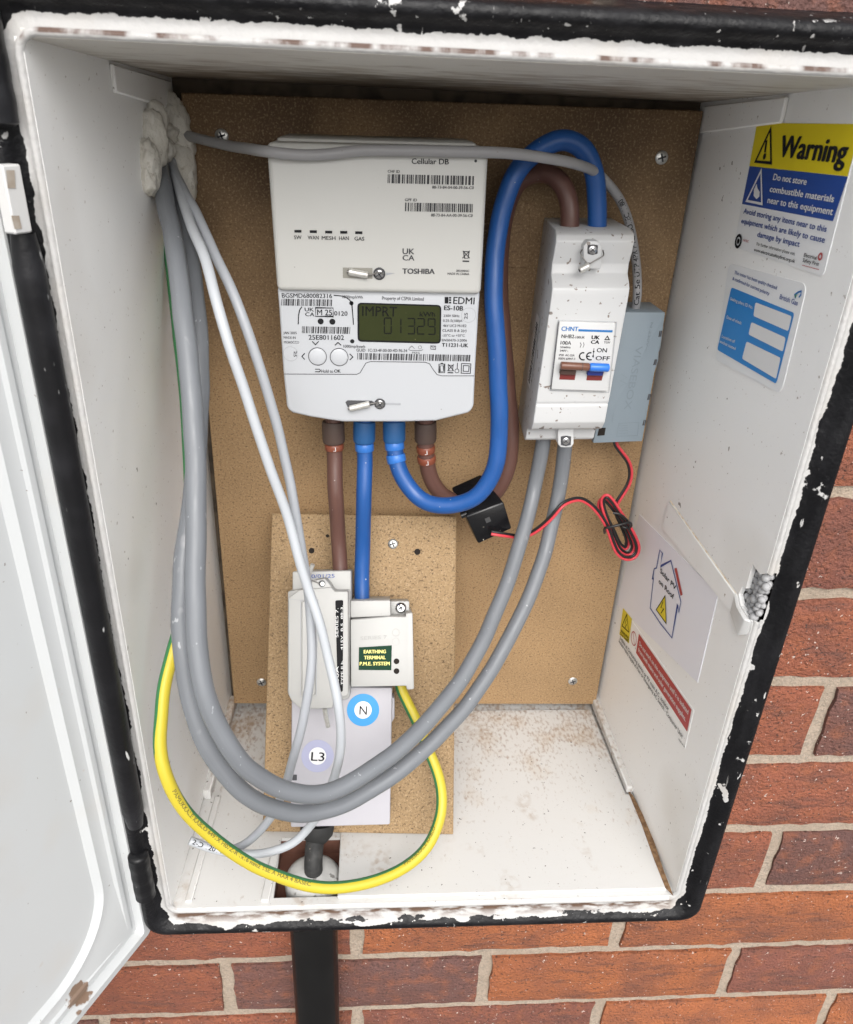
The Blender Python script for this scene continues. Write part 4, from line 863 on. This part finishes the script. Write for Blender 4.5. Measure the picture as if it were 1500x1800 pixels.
# ================================================================== CABLES
def cable(name, pts, r, m, label, cat='cable', n=18, twist=None, sub=8, it=4, group=None):
    t = Tube(pts, r, sub, it); lo = min(t.c, key=lambda q: q.z); root = empty(name, lo, label, cat, group)
    t.mesh(n, twist).build('sheath', m, root, 60); return root, t
def ringpart(root, t, px, w, r, m, name, txt=None):
    d0, _ = t.near(*px); mb = MB(); n = 22; k = 5; vs = []; prof = [(r * .94, -w / 2), (r, -w / 2 + w * .12), (r, 0), (r, w / 2 - w * .12), (r * .94, w / 2)]
    for rr_, dd in prof: vs += [t.at(d0 + dd, 2 * math.pi * q / n, rr_) for q in range(n)]
    fs = [(i * n + q, i * n + (q + 1) % n, (i + 1) * n + (q + 1) % n, (i + 1) * n + q) for i in range(k - 1) for q in range(n)] + [tuple(range(n))[::-1], tuple(range((k - 1) * n, k * n))]
    mb.add(vs, fs); o = mb.build(name, m, root, 40)
    if txt:
        v, f, w_ = glyphs(txt, .02); kk = .0032 / CAPH; mb = MB()
        mb.add([t.at(d0 - (q.y * kk - .0016), (q.x - w_ / 2) * kk / r, r + .00015) for q in v], f); mb.build('marker_letter', m_white, o)
    return o
RT = .0058
blA, tA = cable('blue_meter_tail', [BP.hit(641, 700, .040), BP.hit(641, 745, .043), BP.hit(641, 800, .045), BP.hit(640, 870, .055), TB.hit(638, 960, .030), TB.hit(637, 1030, .022), TB.hit(637, 1075, .022)], RT, m_blue, 'straight blue cable from the meter down to the earthing terminal block', 'cable')
ringpart(blA, tA, (641, 757), .0155, .0081, m_blue2, 'terminal_sleeve'); ringpart(blA, tA, (641, 785), .0060, .0069, m_bluemark, 'cable_marker')
brA, tA2 = cable('brown_meter_tail', [BP.hit(586, 700, .040), BP.hit(586, 745, .043), BP.hit(588, 800, .045), BP.hit(591, 880, .055), TB.hit(594, 940, .030), TB.hit(598, 990, .024), TB.hit(600, 1030, .024)], RT, m_brown, 'straight brown cable from the meter down to the service fuse', 'cable')
ringpart(brA, tA2, (586, 757), .0155, .0082, m_brown2, 'terminal_sleeve'); ringpart(brA, tA2, (588, 783), .0050, .0069, m_brownmark, 'cable_marker', 'L')
blB, tB = cable('blue_meter_tail', [BP.hit(693, 700, .040), BP.hit(693, 745, .043), BP.hit(694, 795, .046), BP.hit(706, 837, .052), BP.hit(740, 877, .060), BP.hit(785, 889, .068), BP.hit(832, 876, .072), BP.hit(864, 838, .072), BP.hit(877, 780, .070), BP.hit(877, 690, .067), BP.hit(873, 600, .062), BP.hit(869, 508, .056), BP.hit(873, 430, .050), BP.hit(884, 365, .046), BP.hit(905, 305, .044), BP.hit(941, 266, .043), BP.hit(987, 246, .043), BP.hit(1026, 262, .043), BP.hit(1045, 305, .043), BP.hit(1049, 360, .042), BP.hit(1049, 430, .042)], .0062, m_blue, 'blue cable looping from the meter up over to the isolator switch', 'cable')
ringpart(blB, tB, (693, 757), .0155, .0082, m_blue2, 'terminal_sleeve'); ringpart(blB, tB, (694, 786), .0060, .0071, m_bluemark, 'cable_marker'); ringpart(blB, tB, (697, 804), .0060, .0071, m_bluemark, 'cable_marker')
brB, tB2 = cable('brown_meter_tail', [BP.hit(749, 700, .038), BP.hit(749, 745, .038), BP.hit(749, 795, .038), BP.hit(756, 840, .036), BP.hit(785, 874, .033), BP.hit(825, 888, .031), BP.hit(865, 872, .031), BP.hit(890, 830, .032), BP.hit(899, 770, .030), BP.hit(893, 690, .026), BP.hit(884, 590, .022), BP.hit(878, 480, .018), BP.hit(886, 380, .018), BP.hit(915, 318, .022), BP.hit(956, 303, .028), BP.hit(988, 322, .036), BP.hit(1001, 362, .041), BP.hit(1001, 430, .042)], .0062, m_brown, 'brown cable looping from the meter behind the blue one to the isolator switch', 'cable')
ringpart(brB, tB2, (749, 757), .0155, .0082, m_brown2, 'terminal_sleeve'); ringpart(brB, tB2, (749, 787), .0052, .0071, m_brownmark, 'cable_marker', 'L'); ringpart(brB, tB2, (749, 806), .0052, .0071, m_brownmark, 'cable_marker', 'L')
# grey tails from the isolator round to the hole in the left wall
g1, tg1 = cable('grey_meter_tail', [PD(272, 262, .578), PD(281, 300, .553), PD(290, 345, .53), PD(300, 400, .505), PD(310, 450, .485), PD(321, 547, .46), PD(333, 647, .445), PD(342, 747, .437), PD(344, 878, .432), PD(344, 1017, .434), PD(348, 1128, .440), PD(361, 1215, .447), PD(381, 1272, .455), PD(413, 1326, .465), PD(464, 1372, .482), PD(520, 1394, .498), PD(580, 1392, .508), PD(640, 1363, .515), PD(700, 1318, .525), PD(760, 1258, .538), PD(820, 1182, .552), PD(884, 1048, .575), PD(919, 942, .592), PD(939, 862, .602), BP.hit(953, 785, .040), BP.hit(957, 750, .040)], .0056, m_greypvc, 'grey cable, upper of the pair sweeping from the isolator to the left wall')
g2, tg2 = cable('grey_meter_tail', [PD(277, 262, .588), PD(288, 300, .570), PD(301, 345, .55), PD(320, 400, .525), PD(332, 450, .51), PD(345, 540, .49), PD(351, 640, .475), PD(349, 747, .467), PD(338, 878, .462), PD(322, 1000, .462), PD(319, 1100, .466), PD(327, 1180, .472), PD(343, 1255, .480), PD(372, 1325, .490), PD(414, 1379, .502), PD(464, 1414, .516), PD(520, 1430, .530), PD(580, 1423, .540), PD(640, 1398, .547), PD(720, 1340, .555), PD(780, 1285, .563), PD(840, 1215, .574), PD(929, 1055, .592), PD(962, 952, .604), PD(982, 872, .610), BP.hit(993, 790, .040), BP.hit(996, 755, .040)], .0056, m_greypvc, 'grey cable, lower of the pair sweeping from the isolator to the left wall')
# data cable
cat, tc = cable('data_cable', [PD(292, 228, .596), PD(318, 236, .582), PD(360, 246, .560), PD(410, 257, .535), BP.hit(470, 266, HH + .006), BP.hit(530, 273, HH + .0045), BP.hit(580, 271, HH + .0045), BP.hit(630, 265.5, HH + .005), BP.hit(700, 264.5, HH + .005), BP.hit(780, 266, HH + .005), BP.hit(860, 268, HH + .003), BP.hit(930, 273.5, HH - .005), BP.hit(1000, 284, HH - .015), PD(1050, 305, .545), PD(1085, 342, .562), PD(1106, 392, .58), PD(1117, 450, .592), BP.hit(1121, 510, .027), BP.hit(1115, 552, .022), BP.hit(1112, 575, .020)], .0031, m_cat, 'light grey data cable running across the top of the hub to the blue-grey module')
b = MB(); d0, _ = tc.near(1117, 532); tc.text('Cat 5e UTP 4PR PVC ISO/IEC 11801', d0, .0034, b, -1, 0, 1.15, .01); b.build('cable_print', m_ink, cat)
# thin cables
w1, tw1 = cable('thin_white_cable', [PD(296, 258, .590), PD(309, 310, .555), PD(324, 360, .52), PD(340, 405, .49), PD(362, 457, .465), PD(393, 575, .445), PD(433, 697, .448), PD(478, 832, .458), PD(508, 915, .468), PD(527, 985, .474), PD(543, 1040, .480), PD(561, 1092, .484), PD(581, 1173, .494), PD(594, 1236, .500), PD(600, 1285, .512), PD(594, 1345, .535), PD(572, 1408, .560), PD(544, 1454, .590), PD(512, 1483, .602), PD(466, 1500, .608), PD(410, 1499, .612), PD(370, 1491, .612), PD(334, 1478, .610)], .0030, m_wcable, 'thin white cable draped over the service fuse with its end on the floor')
w2, tw2 = cable('thin_grey_cable', [PD(284, 254, .594), PD(300, 288, .57), PD(321, 330, .54), PD(350, 385, .505), PD(377, 444, .485), PD(420, 540, .468), PD(457, 645, .468), PD(484, 735, .474), PD(503, 815, .480), PD(520, 900, .485), PD(531, 965, .489), PD(540, 1025, .493), PD(547, 1093, .497), PD(548.5, 1150, .500), PD(543, 1215, .507), PD(532, 1273, .518), PD(518, 1325, .535), PD(503, 1380, .562), PD(483, 1425, .590), PD(456, 1462, .612), PD(425, 1487, .622), PD(395, 1497, .624)], .0030, m_gcable, 'thin pale grey cable hanging behind the thin white one, passing left of the fuse')
b = MB(); d0, _ = tw1.near(336, 1479); tw1.text('2-D 12014G', d0, .0032, b, -1, 0, 1.1, .01); b.build('cable_print', m_ink, w1)
# earth cable: angle 0 faces the viewer; green stripe position along the length
keys = []
def twist(s_):
    for (a, x), (c_, y) in zip(keys, keys[1:]):
        if s_ <= c_: return x + (y - x) * max(0, (s_ - a)) / max(1e-6, c_ - a)
    return keys[-1][1]
epts = [TB.hit(700, 1190, .020), TB.hit(706, 1213, .020), TB.hit(720, 1242, .024), PD(734, 1272, .612), PD(760, 1334, .616), PD(776, 1390, .622), PD(773, 1440, .624), PD(751, 1489, .622), PD(712, 1524, .618), PD(660, 1548, .612), PD(600, 1560, .606), PD(540, 1556, .598), PD(480, 1537, .588), PD(420, 1506, .575), PD(365, 1465, .560), PD(322, 1421, .545), PD(294, 1372, .532), PD(281, 1312, .524), PD(284, 1255, .519), PD(292, 1195, .515), PD(304, 1145, .512), PD(318, 1095, .510), PD(331, 1000, .508), PD(336, 880, .507), PD(331, 760, .512), PD(322, 650, .524), PD(310, 540, .537), PD(302, 460, .55), PD(290, 350, .572), PD(277, 280, .588)]
te = Tube(epts, .0041, 8, 4)
for px_, w_ in (((706, 1213), -.235), ((776, 1390), -.245), ((712, 1524), -.245), ((600, 1560), -.245), ((420, 1506), -.24), ((330, 1430), -.25), ((292, 1372), -.40), ((281, 1318), -.70), ((284, 1255), -.755), ((304, 1145), -.76), ((325, 1000), -.76), ((303, 540), -.76)):
    keys.append((te.near(*px_)[0], w_))
keys = [keys[0]] + [k_ for k_ in keys[1:]]
# side of the stripe flips between the inner and the outer edge of the loop on its left
er, te = cable('earth_cable', epts, .0041, m_earth, 'green and yellow striped earth cable looping along the cabinet floor', 'cable', 24, twist)
for st_, q, cap_, an, ws_ in (('PAMUKKALE KABLO 6491X H07Z-R 1x16 mm2 TSE A HAR 4 BASEC', (288, 1395), .0025, .25, 1.22), ('PAMUKKALE KABLO', (712, 1530), .0024, .5, 1.15), ('6491X', (732, 1268), .0026, .3, .9)):
    b = MB(); te.text(st_, te.near(*q)[0], cap_, b, -1 if q[0] != 732 else 1, an, ws_, .01); b.build('cable_print', mat('faded_cable_print', (.13, .11, .03), .6), er)
# service cable and duct
sc, ts = cable('service_cable', [(-.0860, .0265, -.05), (-.0860, .027, -.01), (-.0858, .031, .008), TB.hit(556, 1466, .014), TB.hit(560, 1430, .014)], .0070, m_cablek, 'thick black service cable rising from the floor opening to the cut-out')
b = MB(); cc = TB.hit(558, 1456, .014); ax_ = TB.v; lathe(b, cc - ax_ * .010, ax_, [(.0076, 0), (.0118, .005), (.0130, .010), (.0130, .014)], 24); b.build('cable_gland', mat('black_gland', (.015, .015, .015), .7), sc, 50)
dc = empty('cable_duct', (-.0870, .0235, -.75), 'black plastic cable duct running down the brick wall below the cabinet', 'duct')
b = MB(); lathe(b, (-.0870, .0236, -.75), (0, 0, 1), [(.0186, 0), (.0186, .738), (.0172, .741)], 36); b.build('pipe', m_duct, dc, 50)
b = MB(); lathe(b, (-.0862, .0262, -.0175), (0, 0, 1), [(.0210, 0), (.0215, .008), (.0203, .0145), (.0165, .0175), (.0100, .0190)], 28); b.build('mortar_collar', m_lime, dc, 60)

# ================================================================== SEALANT
se = empty('sealant_blob', (-.172, .165, .45), 'lumpy off-white sealant around the cable entry in the left wall', 'sealant')
def lump(c, r, e, seed):
    bm = bmesh.new(); bmesh.ops.create_icosphere(bm, subdivisions=4, radius=1.0); o3 = Vector((seed * 7.3, seed, 0))
    for v in bm.verts:
        k = 1 + .22 * mnoise.noise(v.co * 1.6 + o3) + .13 * mnoise.noise(v.co * 4 + o3) + .05 * mnoise.noise(v.co * 10 + o3)
        v.co = Vector(c) + Vector((v.co.x * e[0], v.co.y * e[1], v.co.z * e[2])) * r * k
    V = [v.co.copy() for v in bm.verts]; F = [tuple(q.index for q in f.verts) for f in bm.faces]; bm.free(); return V, F
b = MB()
for q, d, r, e, sd_ in (((272, 212), .602, .0095, (.8, .95, 1.25), 1), ((268, 245), .592, .011, (.8, 1, 1.5), 2), ((262, 292), .574, .0098, (.7, 1, 1.6), 3), ((261, 318), .566, .0075, (.7, 1, 1.1), 4), ((305, 212), .618, .011, (.9, .9, 1.3), 5), ((318, 250), .618, .010, (.9, .8, 1.2), 6), ((314, 290), .600, .0120, (.9, .8, 1.8), 7), ((328, 320), .602, .0085, (.8, .8, 1.6), 8), ((296, 235), .596, .007, (1, 1, 1), 9), ((330, 345), .600, .006, (.8, .8, 1.2), 10), ((288, 262), .592, .0075, (1, .9, 1.1), 11), ((320, 345), .592, .0050, (.8, .8, 2.2), 12)):
    P_ = LW.hit(*q, .002); P_ = P_ if P_.y < YB - .004 else BP.hit(*q, .004)
    b.add(*lump(P_, r, e, sd_))
b.build('bead_of_sealant', m_seal, se, 80)

# ================================================================== CURRENT CLAMP AND WIRE
CTX = lambda pts: cv(550, 720, .26667, pts)
ct = empty('current_clamp', BP.hit(862, 950, .03), 'black current clamp hinged around the brown cable loop', 'clamp')
F0, F1, F2, F3 = [BP.hit(*q, h) for q, h in zip(CTX([(1008, 705), (1262, 612), (1312, 785), (1092, 885)]), (.050, .046, .049, .053))]
T0, T1 = BP.hit(*CTX([(912, 512)])[0], .026), BP.hit(*CTX([(1108, 425)])[0], .022)
nrm = (F1 - F0).cross(F3 - F0).normalized(); nrm = nrm if nrm.y > 0 else -nrm
vs = [F0, F1, F2, F3, T0 + (F0 - F0), T1, F2 + nrm * .026, F3 + nrm * .026]
b = MB(); b.add(vs, [(0, 1, 2, 3), (0, 4, 5, 1), (1, 5, 6, 2), (2, 6, 7, 3), (3, 7, 4, 0), (4, 7, 6, 5)]); b.build('clamp_body', m_ct, ct, 40, .0012, 2)
b = MB(); dq = (F1 - F0).normalized(); cyl(b, F0 - dq * .0035 + Vector((0, .004, .000)), F0 + dq * .001 + Vector((0, .004, 0)), .0026, n=14); b.build('hinge', m_ct, ct, 40)
FP = Panel(F3, F2 - F3, F0 - F3)
sg_ = 1 if FP.n.dot(CAM_C - F3) > 0 else -1
b = MB(); flat(FP, [(.012, .013), (.016, .013), (.016, .017), (.012, .017)], .0003 * sg_, b); b.build('moulded_mark', mat('soft_black_mark', (.035, .035, .036), .5), ct)
WZ = lambda pts: cv(840, 760, .24, pts)
wp = [(100, 735, .056), (160, 745, .056), (230, 755, .054), (310, 765, .052), (380, 745, .052), (440, 710, .053), (500, 660, .054), (560, 600, .055), (615, 535, .054), (680, 500, .050), (750, 490, .046), (815, 520, .043), (870, 570, .042), (920, 640, .043), (960, 720, .045), (990, 810, .046), (1030, 890, .047), (1090, 925, .047), (1150, 910, .046), (1175, 850, .045), (1150, 770, .044), (1095, 670, .043), (1030, 570, .042), (985, 500, .041), (945, 465, .040), (915, 490, .039), (925, 570, .040), (965, 680, .042), (1005, 790, .042), (1050, 870, .042), (1110, 890, .041), (1140, 840, .040), (1110, 750, .039), (1050, 640, .038), (980, 540, .037), (930, 490, .036), (900, 500, .036), (895, 560, .036), (950, 640, .036), (1000, 740, .036), (1040, 820, .035), (1085, 850, .034), (1100, 800, .034), (1060, 690, .033), (1020, 600, .032), (1010, 540, .031), (1050, 470, .030), (1100, 390, .029), (1122, 310, .028), (1105, 220, .027), (1055, 150, .026), (1015, 95, .025), (1008, 60, .024)]
wc = smooth_line(catmull([BP.hit(*WZ([(x, y)])[0], h) for x, y, h in wp], 6), 3)
wire = empty('sensor_wire', min(wc, key=lambda q: q.z), 'thin red and black twin wire coiled and tied between clamp and module', 'wire')
rw, bw = [], []
for i, q in enumerate(wc):
    t_ = (wc[min(len(wc) - 1, i + 1)] - wc[max(0, i - 1)]).normalized(); v_ = (CAM_C - q).normalized(); sd_ = t_.cross(v_).normalized(); a = .5 * math.sin(i * .043 + 1.2)
    d = (sd_ * math.cos(a) + v_ * math.sin(a)) * .00105; rw.append(q + d); bw.append(q - d)
for nm, pp, m_ in (('red_core', rw, m_redw), ('black_core', bw, m_blackw)):
    tt = Tube(pp[::2] + [pp[-1]], .00112, 2, 1); tt.mesh(10).build(nm, m_, wire, 60)
tie = [WZ([q])[0] for q in ((930, 735), (935, 700), (985, 690), (1050, 675), (1110, 660), (1122, 690), (1090, 700), (1060, 690))]
tt = Tube([BP.hit(*q, h) for q, h in zip(tie, (.044, .049, .051, .051, .049, .045, .043, .042))], .0011); tt.mesh(8).build('wire_tie', m_blackw, wire, 60)
tt = Tube([BP.hit(*WZ([q])[0], h) for q, h in (((990, 590), .046), ((1040, 600), .047), ((1090, 640), .047), ((1120, 690), .046))], .0010); tt.mesh(8).build('tie_tail', m_blackw, wire, 60)

# ================================================================== STICKERS ON THE RIGHT WALL
def sticker(name, poly, m, label, h=.0004, r=.0):
    root = empty(name, RW.hit(*poly[-1], 0), label, 'sticker')
    uv = quad_rr(RW, poly, h, r) if r else [RW.uv(*q, h) for q in poly]
    prism_mb(RW, uv, h, .00005, px=False).build('backing', m, root); return root
def rect(pan, q, h, m, parent, name, r=0):
    b = MB(); flat(pan, quad_rr(pan, q, h, r) if r else [pan.uv(*p_, h) for p_ in q], h, b); return b.build(name, m, parent)
WS = lambda pts: cv(1240, 190, .28322, pts)
wtl, wtr, wbr, wbl = (1331, 216), (1515, 218), (1447, 486), (1290, 434)
ws = sticker('warning_sticker', [wtl, wtr, wbr, wbl], m_vinylwhite, 'yellow, blue and white warning sticker near the top of the right cabinet wall', r=.003)
ye = rect(RW, [wtl, wtr, (1490, 310), (1317.5, 292)], .0006, m_yellow, ws, 'yellow_band', 0)
bl_ = rect(RW, WS([(275, 360), (884, 426), (792, 702), (228, 595)]), .0006, m_bluevinyl, ws, 'blue_band')
b = MB(); text(RW, 'Warning', (1369, 275), (1484, 287), 37, .0009, b, .035)
ribbon(RW, [(1354.5, 227), (1328, 284), (1355.5, 286.5)], .0016, .0009, b, closed=True); ribbon(RW, WS([(380, 200), (370, 275)]), .0018, .0009, b); disc(RW, WS([(367, 300)])[0], 3.5, .0009, b, 12); b.build('warning_lettering', m_ink, ye)
b = MB(); text(RW, 'Do not store', (1359, 316), (1417, 325), 11, .0009, b, .02); text(RW, 'combustible materials', (1353, 337), (1465, 355.5), 11, .0009, b, .02); text(RW, 'near to this equipment', (1349, 356.5), (1463, 378), 11, .0009, b, .02)
ribbon(RW, [(1338, 300), (1312.5, 353), (1339.5, 358.5)], .0014, .0009, b, closed=True); flat(RW, [RW.uv(*q, .0009) for q in WS([(300, 545), (302, 505), (318, 470), (325, 500), (338, 520), (335, 550), (318, 565)])], .0009, b); b.build('white_lettering', m_white, bl_)
b = MB(); text(RW, 'Avoid storing any items near to this', (1307, 375), (1452, 408), 9.5, .0009, b, .015); text(RW, 'equipment which are likely to cause', (1303, 392), (1449, 427), 9.5, .0009, b, .015); text(RW, 'damage by impact', (1331, 416), (1405, 434), 9.5, .0009, b, .015); b.build('blue_lettering', m_blueink, ws)
b = MB(); text(RW, 'For further information please visit', (1330, 431), (1397, 449), 5.5, .0009, b); text(RW, 'www.electricalsafetyfirst.org.uk', (1325, 441), (1397, 462), 5.5, .0009, b, .02); text(RW, 'Electrical', (1413, 451), (1435, 456.5), 6.5, .0009, b, .015); text(RW, 'Safety First', (1411, 460), (1439, 467.5), 6.5, .0009, b, .015)
disc(RW, (1298, 424), 8, .0009, b, 14, .6); disc(RW, (1298, 424), 3, .0009, b, 10); b.build('small_lettering', m_ink, ws)
b = MB(); disc(RW, (1442, 451), 5, .0009, b, 14, .5); text(RW, 'NICEIC', (1306, 424), (1316, 426.5), 4, .0009, b); ribbon(RW, [(1410, 466), (1440, 474)], .0003, .0009, b); b.build('red_mark', m_red, ws)

gs = sticker('polarity_sticker', WS([(145, 962), (632, 1092), (470, 1775), (62, 1560)]), m_vinylwhite, 'white and sky-blue meter check sticker with three blank fields below the warning sticker', r=.006)
bk = rect(RW, WS([(162, 1112), (553, 1272), (440, 1712), (74, 1500)]), .0006, m_cyanvinyl, gs, 'blue_block', .002)
for q in ([(312, 1205), (537, 1292), (515, 1385), (298, 1290)], [(286, 1328), (500, 1425), (482, 1512), (268, 1405)], [(256, 1448), (468, 1550), (440, 1682), (228, 1555)]): rect(RW, WS(q), .0008, m_white, bk, 'blank_field', .0016)
b = MB(); text(RW, 'Sealing pliers ID No.', WS([(155, 1190)])[0], WS([(294, 1248)])[0], 5.5, .0009, b, .01); text(RW, 'Date of check', WS([(132, 1304)])[0], WS([(224, 1344)])[0], 5.5, .0009, b, .01); text(RW, 'Location of', WS([(102, 1424)])[0], WS([(182, 1458)])[0], 5.5, .0009, b, .01); text(RW, 'socket tested', WS([(90, 1455)])[0], WS([(187, 1502)])[0], 5.5, .0009, b, .01); b.build('white_lettering', m_white, bk)
b = MB(); text(RW, 'This meter has been quality checked', WS([(180, 1028)])[0], WS([(442, 1126)])[0], 6, .0009, b, .015); text(RW, '& confirmed for correct polarity', WS([(168, 1066)])[0], WS([(395, 1162)])[0], 6, .0009, b, .015); text(RW, 'British Gas', WS([(460, 1184)])[0], WS([(570, 1226)])[0], 9, .0009, b, .01); b.build('dark_lettering', m_blueink, gs)
b = MB(); ribbon(RW, WS([(560, 1180), (556, 1160), (575, 1143), (596, 1136), (592, 1160), (580, 1175)]), .0010, .0009, b); b.build('logo_swirl', m_brightblue, gs)
b = MB(); flat(RW, [RW.uv(*q, .0009) for q in WS([(557, 1178), (557, 1160), (566, 1152), (564, 1172)])], .0009, b); b.build('logo_green', mat('green_print', (.10, .38, .08), .5), gs)

SS = lambda pts: cv(1040, 900, .25, pts)
ss = sticker('solar_sticker', SS([(335, 15), (890, 575), (745, 1200), (180, 650)]), m_lilacvinyl, 'pale lilac solar sticker with a blue house outline on the lower right wall')
b = MB(); ribbon(RW, SS([(480, 267), (498, 290), (485, 382), (558, 342), (628, 632), (613, 708), (605, 650), (565, 885), (485, 785), (412, 675), (436, 462), (428, 474), (440, 400), (457, 393)]), .0011, .0008, b, closed=True); b.build('house_outline', m_blueink, ss)
b = MB(); text(RW, 'Solar PV', SS([(481, 425)])[0], SS([(590, 553)])[0], 9.5, .0008, b, .01); text(RW, 'on Roof', SS([(472, 498)])[0], SS([(575, 616)])[0], 9.5, .0008, b, .01); b.build('lettering', m_ink, ss)
rect(RW, SS([(583, 398), (598, 392), (640, 582), (626, 590)]), .0008, m_red, ss, 'red_roof_panel')
tri = rect(RW, SS([(517, 590), (455, 687), (525, 785)]), .0008, m_yellow, ss, 'yellow_triangle')
b = MB(); ribbon(RW, SS([(517, 590), (455, 687), (525, 785)]), .0009, .0010, b, closed=True); ribbon(RW, SS([(503, 630), (488, 672), (508, 680), (488, 712)]), .0008, .0010, b); b.build('triangle_outline', m_ink, tri)
rs = sticker('isolation_sticker', SS([(222, 672), (720, 1395), (655, 1665), (180, 895)]), m_liner, 'clear isolation sticker with a red warning strip below the solar sticker', h=.0003)
ylw = rect(RW, SS([(222, 675), (284, 752), (262, 925), (196, 860)]), .0006, m_yellow, rs, 'yellow_square')
b = MB(); ribbon(RW, SS([(247, 722), (215, 800), (262, 845)]), .0009, .0009, b, closed=True); ribbon(RW, SS([(245, 755), (236, 785), (246, 790), (236, 815)]), .0006, .0009, b); text(RW, 'WARNING', SS([(206, 842)])[0], SS([(262, 900)])[0], 5, .0009, b, .02); text(RW, 'Dual Supply', SS([(202, 862)])[0], SS([(260, 918)])[0], 5, .0009, b, .01); b.build('hazard_mark', m_ink, ylw)
red = rect(RW, SS([(333, 855), (703, 1390), (672, 1545), (313, 990)]), .0006, m_red, rs, 'red_strip')
b = MB(); text(RW, 'Do not work on this equipment until it is isolated', SS([(335, 935)])[0], SS([(678, 1425)])[0], 8.5, .0009, b, .02); text(RW, 'from both mains and solar generation supplies.', SS([(328, 978)])[0], SS([(660, 1475)])[0], 8.5, .0009, b, .02); b.build('white_lettering', m_white, red)
b = MB(); text(RW, 'Isolate at Consuming device or PV main A.C. isolator', SS([(200, 892)])[0], SS([(540, 1402)])[0], 7, .0009, b, .01); text(RW, 'Isolate mains supply at Main or Emergency AC Switch - Consumer Unit', SS([(192, 915)])[0], SS([(637, 1595)])[0], 7, .0009, b, .01); text(RW, 'supplied by', SS([(612, 1600)])[0], SS([(655, 1660)])[0], 4, .0009, b); b.build('dark_lettering', m_greyink, rs)
b = MB(); cc = RW.uv(*SS([(297, 890)])[0], .0009); ribbon(RW, circ(cc, .0058, 24), .0008, .0009, b, px=False, closed=True); ribbon(RW, [cc + Vector((-.004, .004)), cc + Vector((.004, -.004))], .0007, .0009, b, px=False); b.build('prohibition_ring', m_red, rs)
